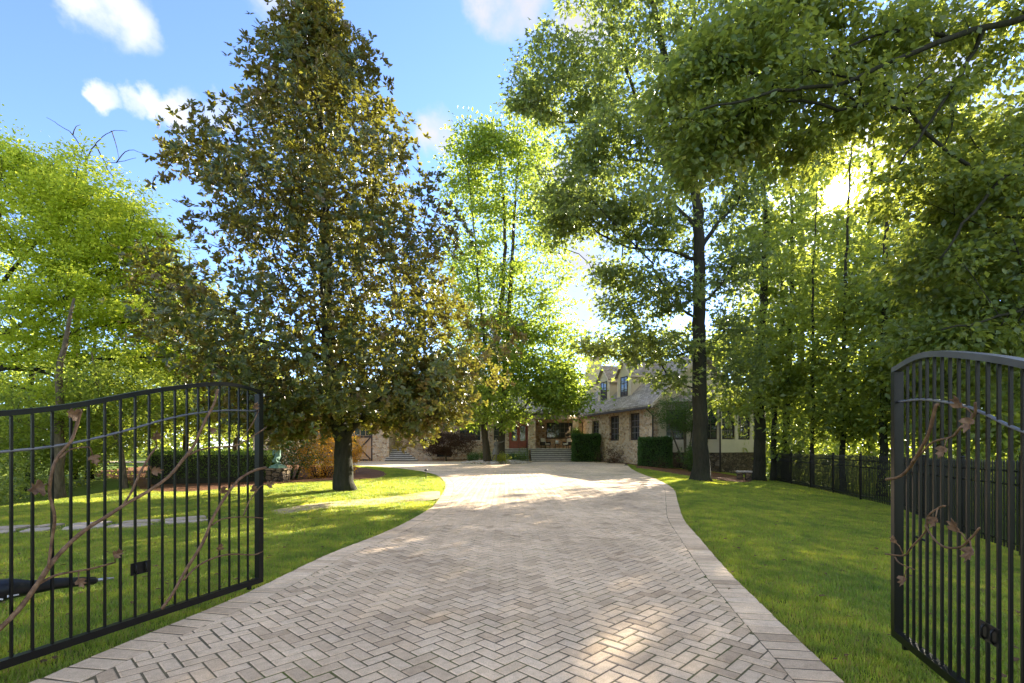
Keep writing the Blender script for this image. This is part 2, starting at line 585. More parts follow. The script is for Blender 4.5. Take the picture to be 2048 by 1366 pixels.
# soil and grass sheet
xs = np.concatenate([[-420, -200, -110, -70], np.arange(-45, 45.1, .5), [70, 110, 200, 420]])
ys = np.concatenate([[-60, -25, -12], np.arange(-4, 70.1, .5), [85, 120, 220, 500]])
XX, YY = np.meshgrid(xs, ys)
P2 = np.stack([XX.ravel(), YY.ravel()], 1)
Z = terrain(P2[:, 0], P2[:, 1])
near = (np.abs(P2[:, 0]) < 46) & (P2[:, 1] > -5) & (P2[:, 1] < 60)
ins = in_poly(P2, DRIVE_POLY)
dd = np.full(len(P2), 9.0); dd[near] = dist_to(P2[near], BOUND)
Z = np.where(ins, Z - .10, Z - .035 * np.clip(1 - dd / .8, 0, 1) - .012)
Z[(~near)] -= .05
nx, ny = len(xs), len(ys)
idx = np.arange(nx * ny).reshape(ny, nx)
Q = np.stack([idx[:-1, :-1], idx[:-1, 1:], idx[1:, 1:], idx[1:, :-1]], -1).reshape(-1, 4)

t = NT("lawn_soil"); c = t.coord((1, 1, 1))
n1 = t.noise(c, .6, 5); n2 = t.noise(c, 7, 6, .7); n3 = t.noise(c, 60, 4, .7)
col = t.ramp(n2, [(.3, (.07, .12, .014)), (.55, (.11, .17, .02)), (.75, (.20, .20, .06))])
col = t.mix(t.math('MULTIPLY', n3, .35), col, (.10, .085, .045))
M['soil'] = t.done(t.principled(col, .95, .1, 0, t.bump(n3, .8, .02)))
o = link("ground", np_mesh("ground", np.column_stack([P2, Z]), Q, True), None, M['soil']); meta(o, kind="structure", label="grassy ground on both sides of the paved drive")

# drive bed: sand and moss showing in the joints
t = NT("joint_sand"); c = t.coord()
n1 = t.noise(c, 1.2, 4); n2 = t.noise(c, 40, 4)
col = t.ramp(n1, [(.36, (.16, .125, .09)), (.54, (.15, .125, .065)), (.66, (.12, .135, .035))])
col = t.mix(.5, col, t.ramp(n2, [(.3, (.5, .5, .5)), (.7, (1.3, 1.3, 1.3))]), 'MULTIPLY')
M['joint'] = t.done(t.principled(col, .95, .1, 0, t.bump(n2, .6, .01)))

t = NT("concrete_paver"); g = t.n("NewGeometry"); oi = t.n("ObjectInfo")
rnd = t.math('FRACT', t.math('ADD', g.outputs["Random Per Island"], oi.outputs["Random"]))
tc = t.n("TexCoord")
wp = t.n("NewGeometry").outputs["Position"]
pat = t.noise(wp, .55, 4)
fine = t.noise(wp, 150, 3, .75)
mid = t.noise(wp, 18, 4, .7)
base = t.ramp(rnd, [(0, (.50, .36, .225)), (.08, (.62, .455, .29)), (.4, (.70, .52, .335)), (.75, (.76, .57, .37)), (1, (.73, .555, .37))])
base = t.mix(.8, base, t.ramp(pat, [(.33, (.72, .71, .69)), (.6, (1.12, 1.12, 1.1))]), 'MULTIPLY')
base = t.mix(.75, base, t.ramp(mid, [(.3, (.78, .76, .73)), (.62, (1.08, 1.08, 1.08))]), 'MULTIPLY')
base = t.mix(.65, base, t.ramp(fine, [(.32, (.5, .48, .45)), (.5, (1, 1, 1)), (.72, (1.3, 1.3, 1.3))]), 'MULTIPLY')
M['paver'] = t.done(t.principled(base, .85, .3, 0, t.bump(fine, .55, .004)))

bm = bmesh.new()
vs = [bm.verts.new((x, y, RISE * y - .0045)) for x, y in DRIVE_POLY]
bm.faces.new(vs)
bmesh.ops.triangulate(bm, faces=bm.faces[:])
bmesh.ops.recalc_face_normals(bm, faces=bm.faces[:])
me = bpy.data.meshes.new("driveway"); bm.to_mesh(me); bm.free()
if me.polygons[0].normal.z < 0: me.flip_normals()
me.materials.append(M['joint'])
drive = link("driveway", me); meta(drive, kind="structure", label="winding paved drive leading up to the house")


def clip_half(poly, p, n):
    """keep the side where (q-p).n <= 0"""
    out = []
    for i in range(len(poly)):
        a, b = poly[i], poly[(i + 1) % len(poly)]
        da, db = (a - p) @ n, (b - p) @ n
        if da <= 0: out.append(a)
        if da * db < 0: out.append(a + (b - a) * (da / (da - db)))
    return out


def paver_geo(poly, bev=.008, h=.034, z=0.0):
    """chamfered slab with its top at height z: verts, quads/ngons"""
    k = len(poly); c = np.mean(poly, 0)
    ins = []
    for i in range(k):
        a, b, d_ = poly[i - 1], poly[i], poly[(i + 1) % k]
        u = (a - b) / (np.linalg.norm(a - b) + 1e-9); w = (d_ - b) / (np.linalg.norm(d_ - b) + 1e-9)
        ins.append(b + (u + w) * bev)
    v = [(*p, z - h) for p in poly] + [(*p, z - bev * .6) for p in poly] + [(*p, z) for p in ins]
    f = [tuple(range(2 * k, 3 * k))]
    for q in (0, k):
        f += [(q + i, q + (i + 1) % k, q + k + (i + 1) % k, q + k + i) for i in range(k)]
    return v, f


prng = np.random.RandomState(3)
BW = .285                                             # width of the soldier course
LIN = LEFT_F + normals(LEFT_F) * BW                   # inner side of the left border
RIN = RIGHT_F - normals(RIGHT_F) * BW
FIELD_POLY = np.concatenate([RIN, np.array(COURT), LIN[::-1]])
lt, rt = normals(LIN), normals(RIN)
A45 = R(45.8)
ca, sa = math.cos(A45), math.sin(A45)
Sx = .1025
pav = []
for i in range(-420, 460):
    for j in range(-300, 460):
        # 45 degree herringbone: unit cell pattern by (i - j) mod 4
        k = (i - j) % 4
        if k == 0: r = (i, j, i + 2, j + 1)
        elif k == 2 + 0: r = None
        else: r = None
        if k == 3: r = (i, j, i + 1, j + 2)
        if r is None: continue
        x0, y0, x1, y1 = [q * Sx for q in r]
        mx, my = (x0 + x1) / 2, (y0 + y1) / 2
        wx, wy = mx * ca - my * sa, mx * sa + my * ca
        if not (1.6 < wy < 33 and -14 < wx < 9): continue
        pav.append((wx, wy, x0, y0, x1, y1))
pav = np.array(pav)
okp = in_poly(pav[:, :2], FIELD_POLY)
near_edge = np.zeros(len(pav), bool)
dl_ = dist_to(pav[:, :2], LIN[::3]); dr_ = dist_to(pav[:, :2], RIN[::3])
keep = okp | (dl_ < .12) | (dr_ < .12)
pav, dl_, dr_ = pav[keep], dl_[keep], dr_[keep]
items = []
gap = .0052
for (wx, wy, x0, y0, x1, y1), a, b in zip(pav, dl_, dr_):
    q = np.array([(x0 + gap, y0 + gap), (x1 - gap, y0 + gap), (x1 - gap, y1 - gap), (x0 + gap, y1 - gap)])
    poly = np.stack([q[:, 0] * ca - q[:, 1] * sa, q[:, 0] * sa + q[:, 1] * ca], 1)
    whole = True
    for d_, line, nn, sg in ((a, LIN, lt, -1), (b, RIN, rt, 1)):
        if d_ < .16:
            m = np.argmin(np.linalg.norm(line - (wx, wy), axis=1))
            p = line[m] - sg * nn[m] * .004
            r = clip_half(list(poly), p, sg * nn[m])
            if len(r) != 4 or np.abs(np.array(r) - poly).max() > 1e-6: whole = False
            poly = np.array(r) if len(r) >= 3 else np.zeros((0, 2))
            if len(poly) == 0: break
    if len(poly) < 3: continue
    x, y = poly[:, 0], poly[:, 1]
    area = abs(np.dot(x, np.roll(y, -1)) - np.dot(y, np.roll(x, -1))) / 2
    if area < .0012: continue
    items.append((wy, whole, poly, x1 - x0 > y1 - y0))
items.sort(key=lambda q: q[0] + (0 if abs(q[2][:, 0].mean() / q[0]) < 1.05 else 100))


def paver_objects(items, first, name, parent, mat):
    """the first ones as objects of their own, the rest joined"""
    shared = {}
    V, Fc = [], []
    for n_, (wy, whole, poly, flag) in enumerate(items):
        c = poly.mean(0); z = RISE * c[1] + prng.normal(0, .0009)
        if n_ < first:
            key = flag if whole else None
            if key is None or key not in shared:
                v, f = paver_geo(poly - c)
                me = bpy.data.meshes.new(name); me.from_pydata(v, [], f); me.materials.append(mat)
                if key is not None: shared[key] = me
            else: me = shared[key]
            o = link(name, me, parent)
            o.location = (c[0], c[1], z)
            o.rotation_euler = (prng.normal(0, .006), prng.normal(0, .006), prng.normal(0, .008))
        else:
            v, f = paver_geo(poly, z=0)
            if c[1] > 12:
                kk = len(poly); v = v[kk:]; f = [tuple(i - kk for i in q) for q in f[:1] + f[1 + kk:]]
            b = len(V); tx, ty = prng.normal(0, .006, 2)
            V += [(p[0], p[1], z + p[2] + (p[0] - c[0]) * tx + (p[1] - c[1]) * ty) for p in v]
            Fc += [tuple(i + b for i in g_) for g_ in f]
    if V:
        me = bpy.data.meshes.new(name + "_field"); me.from_pydata(V, [], Fc); me.materials.append(mat)
        o = link(name + "_field", me, parent); meta(o, kind="stuff")


paver_objects(items, 300, "paver", drive, M['paver'])

# far court: the joints are too small to see, one slab with the laid pattern in its material
t = NT("distant_paving"); wp = t.n("NewGeometry").outputs["Position"]
mp = t.n("Mapping"); t.L.new(wp, mp.inputs[0]); mp.inputs["Rotation"].default_value = (0, 0, -A45)
br = t.n("TexBrick"); t.L.new(mp.outputs[0], br.inputs["Vector"])
for k_, v_ in (("Scale", 1), ("Brick Width", .205), ("Row Height", .1025), ("Mortar Size", .004)): br.inputs[k_].default_value = v_
br.inputs["Color1"].default_value = (.62, .455, .275, 1); br.inputs["Color2"].default_value = (.72, .54, .33, 1); br.inputs["Mortar"].default_value = (.2, .17, .13, 1)
pat = t.noise(wp, .55, 4)
col = t.mix(.8, br.outputs["Color"], t.ramp(pat, [(.35, (.8, .79, .77)), (.65, (1.1, 1.09, 1.07))]), 'MULTIPLY')
M['court'] = t.done(t.principled(col, .85, .3, 0))
far = [p for p in FIELD_POLY if p[1] > 32.9]
li = [p for p in LIN if p[1] > 32.9]; ri = [p for p in RIN if p[1] > 32.9]
lx = np.interp(32.9, LIN[:, 1], LIN[:, 0]); 
poly = [(np.interp(32.9, RIN[:, 1], RIN[:, 0]), 32.9)] + [tuple(p) for p in ri] + COURT + [tuple(p) for p in li[::-1]]
bm = bmesh.new(); bm.faces.new([bm.verts.new((x, y, RISE * y)) for x, y in poly])
bmesh.ops.triangulate(bm, faces=bm.faces[:])
me = bpy.data.meshes.new("court_paving"); bm.to_mesh(me); bm.free()
if me.polygons[0].normal.z < 0: me.flip_normals()
me.materials.append(M['court'])
link("court_paving", me, drive)

edge = []
for line, inner, s in ((LEFT_F, LIN, 1), (RIGHT_F, RIN, -1)):
    for i in range(len(line) - 1):
        if line[i][1] < 1.5 or line[i][0] < -20: continue
        g_ = .0055
        a0, a1 = line[i], line[i + 1]; b0, b1 = inner[i], inner[i + 1]
        ua, ub = (a1 - a0), (b1 - b0)
        if np.linalg.norm(ub) < .03: continue
        la, lb = np.linalg.norm(ua), np.linalg.norm(ub)
        po = [a0 + ua * g_ / la, a1 - ua * g_ / la, b1 - ub * g_ / lb, b0 + ub * g_ / lb]
        po = [p + prng.normal(0, .0025, 2) for p in po]
        po = np.array(po if s < 0 else po[::-1])
        x, y = po[:, 0], po[:, 1]
        if np.dot(x, np.roll(y, -1)) - np.dot(y, np.roll(x, -1)) < 0: po = po[::-1]
        edge.append((a0[1], False, po, False))
edge.sort(key=lambda q: q[0])
paver_objects(edge, 150, "edge_paver", drive, M['paver'])

# ------------------------------------------------------------------ flagstone path across the left lawn
t = NT("flagstone"); c = t.coord(); oi = t.n("ObjectInfo")
n = t.noise(c, 7, 5)
M['flag'] = t.done(t.principled(t.mix(.7, t.ramp(oi.outputs["Random"], [(0, (.35, .28, .2)), (1, (.5, .42, .33))]), t.ramp(n, [(.3, (.7, .7, .7)), (.7, (1.2, 1.2, 1.2))]), 'MULTIPLY'), .9, .2, 0, t.bump(n, .6, .02)))
path_px = [(-60, 1066), (60, 1060), (160, 1054), (260, 1050), (360, 1043), (450, 1034)]
pp = resample(catmull([G(*p) for p in path_px]), .05)
bm = MB()
pn = normals(pp)
poly = [tuple(p + n_ * .42) for p, n_ in zip(pp[::6], pn[::6])] + [tuple(p - n_ * .42) for p, n_ in zip(pp[::6][::-1], pn[::6][::-1])]
stone_path = MB()
k = len(pp[::6])
v = [(p[0], p[1], tz(*p) + .004) for p in poly]
stone_path.add(v, [(i, i + 1, 2 * k - 2 - i, 2 * k - 1 - i) for i in range(k - 1)])
spath = stone_path.build("stone_path", M['soil']); meta(spath, kind="structure", label="row of flat stones crossing the left lawn")
s_ = 0
while s_ < len(pp) - 14:
    L_ = prng.randint(9, 18)
    for side in ((0,) if prng.rand() < .6 else (-1, 1)):
        c_ = pp[min(s_ + L_ // 2, len(pp) - 1)] + pn[s_] * (side * .24 + prng.normal(0, .03))
        rl, rw = L_ * .05 / 2 * .93, (.34 if side == 0 else .2)
        ang = np.sort(prng.uniform(0, 2 * math.pi, 8) * .35 + np.arange(8) * 2 * math.pi / 8)
        td = np.array([pn[s_][1] * -1, pn[s_][0]])
        po = np.array([c_ + td * math.copysign(abs(math.cos(a)) ** .6, math.cos(a)) * rl * prng.uniform(.88, 1) + pn[s_] * math.copysign(abs(math.sin(a)) ** .6, math.sin(a)) * rw * prng.uniform(.85, 1) for a in ang])
        cc = po.mean(0)
        po = po - cc
        x, y = po[:, 0], po[:, 1]
        if np.dot(x, np.roll(y, -1)) - np.dot(y, np.roll(x, -1)) < 0: po = po[::-1]
        v, f = paver_geo(po, .012, .06)
        me = bpy.data.meshes.new("flagstone"); me.from_pydata(v, [], f); me.materials.append(M['flag'])
        o = link("flagstone", me, spath); o.location = (cc[0], cc[1], tz(*cc) + .035)
        o.rotation_euler = (prng.normal(0, .012), prng.normal(0, .012), 0)
    s_ += L_

# ------------------------------------------------------------------ pine-straw beds
t = NT("pine_straw"); c = t.coord()
n1 = t.noise(c, 2, 4); n2 = t.noise(c, 45, 5, .75)
col = t.ramp(n2, [(.3, (.09, .04, .018)), (.55, (.22, .105, .05)), (.75, (.36, .2, .11))])
col = t.mix(.5, col, t.ramp(n1, [(.3, (.6, .6, .6)), (.7, (1.2, 1.2, 1.2))]), 'MULTIPLY')
M['straw'] = t.done(t.principled(col, .95, .1, 0, t.bump(n2, 1.0, .05)))


def patch(name, pts, mat, lift=.03, label=None, kind="structure", dome=0.0, step=.35):
    """sheet over the terrain inside a closed outline"""
    out = catmull(pts + pts[:1], 6)[:-1]
    x0, y0 = out.min(0) - .1; x1, y1 = out.max(0) + .1
    gx, gy = np.meshgrid(np.arange(x0, x1, step), np.arange(y0, y1, step))
    P = np.stack([gx.ravel(), gy.ravel()], 1)
    P = P[in_poly(P, out)]
    if len(P):
        P = P[dist_to(P, np.concatenate([out, out[:1]])) > step * .45]
    from mathutils.geometry import delaunay_2d_cdt
    allp = [Vector(p) for p in np.concatenate([out, P])]
    r = delaunay_2d_cdt(allp, [], [list(range(len(out)))], 1, 1e-5)
    pv = np.array([tuple(v) for v in r[0]])
    de = dist_to(pv, np.concatenate([out, out[:1]]))
    zz = terrain(pv[:, 0], pv[:, 1]) + lift * np.clip(de / .25, -.6, 1) + dome * (1 - np.exp(-de * 1.2))
    me = bpy.data.meshes.new(name)
    me.from_pydata([(a, b, c_) for (a, b), c_ in zip(pv, zz)], [], [tuple(f) for f in r[2]])
    for p in me.polygons: p.use_smooth = True
    me.update()
    if len(me.polygons) and sum(p.normal.z for p in me.polygons) < 0: me.flip_normals()
    me.materials.append(mat)
    o = link(name, me); meta(o, kind=kind, label=label)
    return o


BED_L = [(-8.2, 16.6), (-6.6, 18.6), (-5.6, 21.2), (-6.3, 25), (-8.0, 29), (-11, 33), (-17, 36.5), (-24, 36), (-22, 26), (-15.5, 20), (-11.5, 15.5), (-9.2, 14.6)]
BED_R = [(7.6, 30.5), (8.7, 24.6), (9.4, 22.2), (10.6, 22.5), (12.0, 25), (13.2, 28), (13.2, 32), (10.4, 34.6), (8.4, 40.6), (6.9, 44.9), (6.55, 44.5), (8.2, 39.4), (8.7, 36.0)]
patch("mulch_bed", BED_L, M['straw'], .05, "rust brown straw bed beneath the clipped hedge on the left")
patch("mulch_bed", BED_R, M['straw'], .05, "rust brown straw bed along the foot of the right wing")
patch("mulch_bed", [(-9, 45.7), (-4, 45.75), (0.4, 45.8), (.4, 46.9), (-9, 46.9)], M['straw'], .08, "narrow straw bed under the front windows")
patch("bare_strip", [G(*p) for p in ((540, 1022), (640, 1008), (760, 998), (868, 984), (880, 990), (868, 1000), (760, 1010), (640, 1020), (560, 1030))], M['dry_soil'], .012, "thin bare strip worn through the left lawn")

# ------------------------------------------------------------------ grass
def grass_points(n, x0, x1, y0, y1, seed):
    r = np.random.RandomState(seed)
    P = np.stack([r.uniform(x0, x1, n), r.uniform(y0, y1, n)], 1)
    return P


BEDS = [catmull(b + b[:1], 6) for b in (BED_L, BED_R)]
STRIP = catmull([G(*p) for p in ((540, 1022), (640, 1008), (760, 998), (868, 984), (880, 990), (868, 1000), (760, 1010), (640, 1020), (560, 1030), (540, 1022))], 6)
GP = []
for n_, b, sc_ in ((17000, (-7.5, -2.0, 1.6, 7.5), 1.0), (17000, (1.6, 7.5, 1.6, 7.5), 1.0), (26000, (-14, -1.0, 7.5, 15), 1.15), (22000, (2.4, 12.0, 7.5, 15), 1.15), (4500, (7.5, 10.5, 3, 7.5), 1.1), (6500, (-13, -7.5, 2, 7.5), 1.1),
                   (26000, (-15, -.5, 15, 37), 1.45), (22000, (3.5, 15, 15, 40), 1.45)):
    P = grass_points(n_, *b, seed=n_)
    P = P[~in_poly(P, DRIVE_POLY)]
    d_ = dist_to(P, BOUND[np.abs(BOUND[:, 0]) < 22])
    k = d_ > .004
    for bed in BEDS: k &= ~in_poly(P, bed)
    k &= ~(in_poly(P, STRIP) & (prng.rand(len(P)) < .82))
    edge_l = np.interp(P[:, 1], [0, 8, 11, 14, 18, 24], [-16, -12.5, -11.4, -11.5, -13, -22])
    k &= P[:, 0] > edge_l - .3
    dpath = dist_to(P, pp[::5])
    k &= (dpath > .42) | (prng.rand(len(P)) < .12)
    fl = np.interp(P[:, 1], [6, 8, 14.6, 27], [7.4, 8.1, 11.2, 14.2])
    k &= P[:, 0] < fl + .3
    P, d_ = P[k], d_[k]
    s_ = sc_ * prng.uniform(.75, 1.25, len(P)) * np.clip(.8 + d_ * .9, 0, 1)
    GP.append(np.column_stack([P, terrain(P[:, 0], P[:, 1]) - .035 * np.clip(1 - d_ / .8, 0, 1) - .01, s_, prng.uniform(0, 6.28, len(P))]))
GP = np.concatenate(GP)

t = NT("grass_blade"); oi = t.n("ObjectInfo"); g = t.n("NewGeometry")
big = t.noise(g.outputs["Position"], .7, 3)
r_ = oi.outputs["Random"]
isl = g.outputs["Random Per Island"]
col = t.mix(isl, (.19, .28, .03), (.33, .41, .055))
col = t.mix(t.ramp(isl, [(.84, (0, 0, 0)), (.90, (1, 1, 1))]), col, (.30, .25, .09))
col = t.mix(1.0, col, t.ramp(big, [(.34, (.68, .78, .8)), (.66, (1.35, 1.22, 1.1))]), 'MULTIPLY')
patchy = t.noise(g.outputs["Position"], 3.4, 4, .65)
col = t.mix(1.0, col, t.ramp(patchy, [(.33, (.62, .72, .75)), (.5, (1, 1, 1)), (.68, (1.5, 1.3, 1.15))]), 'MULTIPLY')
tr = t.n("BsdfTranslucent"); t.L.new(t.mix(1.0, col, (1.75, 1.65, 1.1), 'MULTIPLY'), tr.inputs[0])
mx = t.n("MixShader"); mx.inputs[0].default_value = .45
t.L.new(t.principled(col, .5, .3), mx.inputs[1]); t.L.new(tr.outputs[0], mx.inputs[2])
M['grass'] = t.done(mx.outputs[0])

tufts = bpy.data.collections.new("grass_tufts")          # sources of the instances, not in the scene
for k in range(4):
    r = np.random.RandomState(40 + k)
    V, T = [], []
    for b in range(20):
        a = r.uniform(0, 6.28); rad = .085 * math.sqrt(r.rand()); bx, by = rad * math.cos(a), rad * math.sin(a)
        h = r.uniform(.022, .05); w = r.uniform(.0018, .0034); an = r.uniform(0, 6.28); lean = r.uniform(.1, .9) * h
        dx, dy = math.cos(an) * lean, math.sin(an) * lean; px_, py_ = -math.sin(an) * w, math.cos(an) * w
        i = len(V)
        V += [(bx - px_, by - py_, 0), (bx + px_, by + py_, 0), (bx + dx * .4 + px_ * .8, by + dy * .4 + py_ * .8, h * .62), (bx + dx * .4 - px_ * .8, by + dy * .4 - py_ * .8, h * .62), (bx + dx, by + dy, h)]
        T += [(i, i + 1, i + 2), (i, i + 2, i + 3), (i + 3, i + 2, i + 4)]
    me = np_mesh("grass_tuft", V, T); me.materials.append(M['grass'])
    tufts.objects.link(bpy.data.objects.new("grass_tuft", me))


def scatter(name, pts, coll, label, tilt=0.0):
    """one object that instances a collection's meshes on points (x, y, z, scale, rotation)"""
    me = bpy.data.meshes.new(name)
    me.vertices.add(len(pts)); me.vertices.foreach_set("co", np.ascontiguousarray(pts[:, :3], dtype=np.float32).ravel())
    for nm, cidx in (("scl", 3), ("rot", 4)):
        at = me.attributes.new(nm, 'FLOAT', 'POINT'); at.data.foreach_set("value", np.ascontiguousarray(pts[:, cidx], dtype=np.float32))
    o = link(name, me)
    ng = bpy.data.node_groups.new(name, "GeometryNodeTree")
    ng.interface.new_socket("Geometry", in_out='INPUT', socket_type='NodeSocketGeometry')
    ng.interface.new_socket("Geometry", in_out='OUTPUT', socket_type='NodeSocketGeometry')
    gi, go = ng.nodes.new("NodeGroupInput"), ng.nodes.new("NodeGroupOutput")
    ip = ng.nodes.new("GeometryNodeInstanceOnPoints"); ci = ng.nodes.new("GeometryNodeCollectionInfo")
    ci.inputs["Collection"].default_value = coll; ci.inputs["Separate Children"].default_value = True; ci.inputs["Reset Children"].default_value = True
    ip.inputs["Pick Instance"].default_value = True
    na = ng.nodes.new("GeometryNodeInputNamedAttribute"); na.data_type = 'FLOAT'; na.inputs[0].default_value = "scl"
    nr = ng.nodes.new("GeometryNodeInputNamedAttribute"); nr.data_type = 'FLOAT'; nr.inputs[0].default_value = "rot"
    cx = ng.nodes.new("ShaderNodeCombineXYZ")
    l = ng.links
    l.new(gi.outputs[0], ip.inputs["Points"]); l.new(ci.outputs[0], ip.inputs["Instance"])
    l.new(nr.outputs[0], cx.inputs[2])
    er = ng.nodes.new("FunctionNodeEulerToRotation"); l.new(cx.outputs[0], er.inputs[0]); l.new(er.outputs[0], ip.inputs["Rotation"])
    l.new(na.outputs[0], ip.inputs["Scale"]); l.new(ip.outputs[0], go.inputs[0])
    md = o.modifiers.new("scatter", 'NODES'); md.node_group = ng
    meta(o, label=label, kind="stuff")
    return o


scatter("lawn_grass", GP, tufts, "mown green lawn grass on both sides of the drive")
# ------------------------------------------------------------------ trees
def unit(v):
    return v / (np.linalg.norm(v, axis=-1, keepdims=True) + 1e-9)


SUN_N = np.array(SUN)
CAM_N = np.array([0, 0, EYE])

LEAF_T = {   # leaf outlines: x along the leaf, y across, z lift of the edges (folded on the midrib)
    "diamond": (np.array([(0, 0, 0), (.45, -.5, .12), (1, 0, -.05), (.45, .5, .12)], float), np.array([(0, 1, 2), (0, 2, 3)])),
    "oval": (np.array([(0, 0, 0), (.3, -.46, .10), (.72, -.38, .08), (1, 0, -.08), (.72, .38, .08), (.3, .46, .10)], float),
             np.array([(0, 1, 2), (0, 2, 3), (0, 3, 4), (0, 4, 5)])),
    "lobed": (np.array([(0, 0, 0), (.35, -.16, .03), (.42, -.52, .10), (.62, -.17, .02), (1, 0, -.12), (.62, .17, .02), (.42, .52, .10), (.35, .16, .03)], float),
              np.array([(0, 1, 7), (1, 2, 3), (1, 3, 7), (3, 5, 7), (5, 6, 7), (3, 4, 5)])),
}


def leaf_mesh(name, P, axis, nrm, length, width, kind, origin):
    T, Fc = LEAF_T[kind]
    axis = unit(axis)
    nrm = unit(nrm - axis * (nrm * axis).sum(1, keepdims=True))
    b = np.cross(nrm, axis)
    k = len(T)
    V = (P[:, None, :] + axis[:, None, :] * (T[None, :, 0:1] * length[:, None, None]) + b[:, None, :] * (T[None, :, 1:2] * width[:, None, None])
         + nrm[:, None, :] * (T[None, :, 2:3] * width[:, None, None]))
    I = (np.arange(len(P)) * k)[:, None, None] + Fc[None]
    return np_mesh(name, V.reshape(-1, 3) - np.asarray(origin), I.reshape(-1, 3))


def sun_gap(P, r, lo=.8, hi=1.5):
    """hole cut in the canopy along the camera line to the sun"""
    v = unit(P - CAM_N)
    a = np.degrees(np.arccos(np.clip(v @ SUN_N, -1, 1)))
    return a > lo + (hi - lo) * r.rand(len(P)) ** 1.5


class Tree:
    def __init__(s, seed, bf=.35):
        s.r = np.random.RandomState(seed); s.bf = bf
        s.pos, s.par, s.len, s.fix, s.term = [], [], [], [], []

    def node(s, p, par, fix=None):
        s.pos.append(np.asarray(p, float)); s.par.append(par)
        s.len.append(0 if par < 0 else s.len[par] + np.linalg.norm(s.pos[-1] - s.pos[par]))
        s.fix.append(fix); return len(s.pos) - 1

    def chain(s, pts, r0, r1, step=.45, attach=True, flare=0.0):
        """a hand-placed trunk or limb"""
        pts = np.array([tuple(p) for p in pts], float)
        if len(pts) > 2:
            pts = catmull3(pts)
        d = np.concatenate([[0], np.cumsum(np.linalg.norm(np.diff(pts, axis=0), axis=1))])
        n = max(2, int(d[-1] / step) + 1)
        q = np.linspace(0, d[-1], n)
        P = np.stack([np.interp(q, d, pts[:, i]) for i in range(3)], 1)
        jit = s.r.normal(0, step * .05, P.shape); jit[0] = 0; P = P + jit
        par = -1
        if attach and s.pos:
            par = int(np.argmin(np.linalg.norm(np.array(s.pos) - P[0], axis=1)))
        for i, p in enumerate(P):
            f = i / (n - 1)
            par = s.node(p, par, (r0 * (1 - f) + r1 * f) * (1 + flare * math.exp(-q[i] / .35)))
        return s

    def grow(s, A, step=.6, sag=.06, up=.5, order=None):
        A = np.asarray(A, float)
        P = np.zeros((len(s.pos) + len(A) * 14 + 10, 3)); n = len(s.pos); P[:n] = np.array(s.pos)
        Ln = np.zeros(len(P)); Ln[:n] = s.len
        d0 = np.min(np.linalg.norm(A[:, None, :] - P[None, :n:2], axis=2), axis=1)
        for i in np.argsort(d0 + s.r.uniform(0, .4, len(A))):
            a = A[i]
            df = P[:n] - a
            dist = np.sqrt((df ** 2).sum(1))
            cost = dist + s.bf * Ln[:n] + up * np.clip(df[:, 2] + .15 * dist, 0, None)
            j = int(np.argmin(cost))
            dj = dist[j]
            m = min(12, max(1, int(dj / step)))
            par = j; p0 = P[j].copy()
            side = s.r.normal(0, .09 * dj, 3)
            for q in range(1, m + 1):
                f = q / m
                p = p0 * (1 - f) + a * f + side * math.sin(math.pi * f) * .6
                p[2] += sag * dj * math.sin(math.pi * f)
                par = s.node(p, par)
                P[n] = p; Ln[n] = s.len[par]; n += 1
            s.term.append(par)
        return s

    def wood(s, tip=.006, power=.48, kmax=9):
        n = len(s.pos); cnt = np.zeros(n)
        ch = [[] for _ in range(n)]
        for i, p in enumerate(s.par):
            if p >= 0: ch[p].append(i)
        for i in range(n - 1, -1, -1):
            if not ch[i]: cnt[i] += 1
            if s.par[i] >= 0: cnt[s.par[i]] += cnt[i]
        rad = tip * cnt ** power
        fixed = np.array([f if f is not None else -1 for f in s.fix])
        rad = np.where(fixed > 0, fixed, rad)
        for i in range(n):
            p = s.par[i]
            if p >= 0: rad[i] = min(rad[i], rad[p] * .97) if fixed[i] < 0 else rad[i]
        trunk, limbs = MB(), MB()
        P = np.array(s.pos)
        starts = [i for i in range(n) if s.par[i] < 0]
        stack = list(starts)
        while stack:
            i = stack.pop()
            c = [i] if s.par[i] < 0 else [s.par[i], i]
            while True:
                k = ch[c[-1]]
                if not k: break
                fx = [q for q in k if fixed[q] > 0 and fixed[c[-1]] > 0]
                main = max(fx, key=lambda q: fixed[q]) if fx else max(k, key=lambda q: cnt[q])
                stack += [q for q in k if q != main]
                c.append(main)
            rr = [rad[q] for q in c]
            if s.par[i] >= 0: rr[0] = min(rr[0], rr[1] * 1.25)
            if max(rr) < .004: continue
            big = max(rr) > .09
            pts = P[c]
            keep = np.ones(len(c), bool)
            sides = 10 if big else (6 if max(rr) > .03 else 3)
            (trunk if s.par[i] < 0 else limbs).tube(pts, rr, sides, cap=True)
        return trunk, limbs

    def ends(s):
        return np.array([s.pos[i] for i in s.term]), np.array([s.pos[i] - s.pos[s.par[i]] for i in s.term])


def catmull3(pts, n=6):
    P = [2 * pts[0] - pts[1]] + list(pts) + [2 * pts[-1] - pts[-2]]
    out = []
    for i in range(1, len(P) - 2):
        for k in range(n):
            t = k / n; a, b, c, d = P[i - 1], P[i], P[i + 1], P[i + 2]
            out.append(.5 * ((2 * b) + (-a + c) * t + (2 * a - 5 * b + 4 * c - d) * t * t + (-a + 3 * b - 3 * c + d) * t ** 3))
    out.append(P[-2])
    return np.array(out)


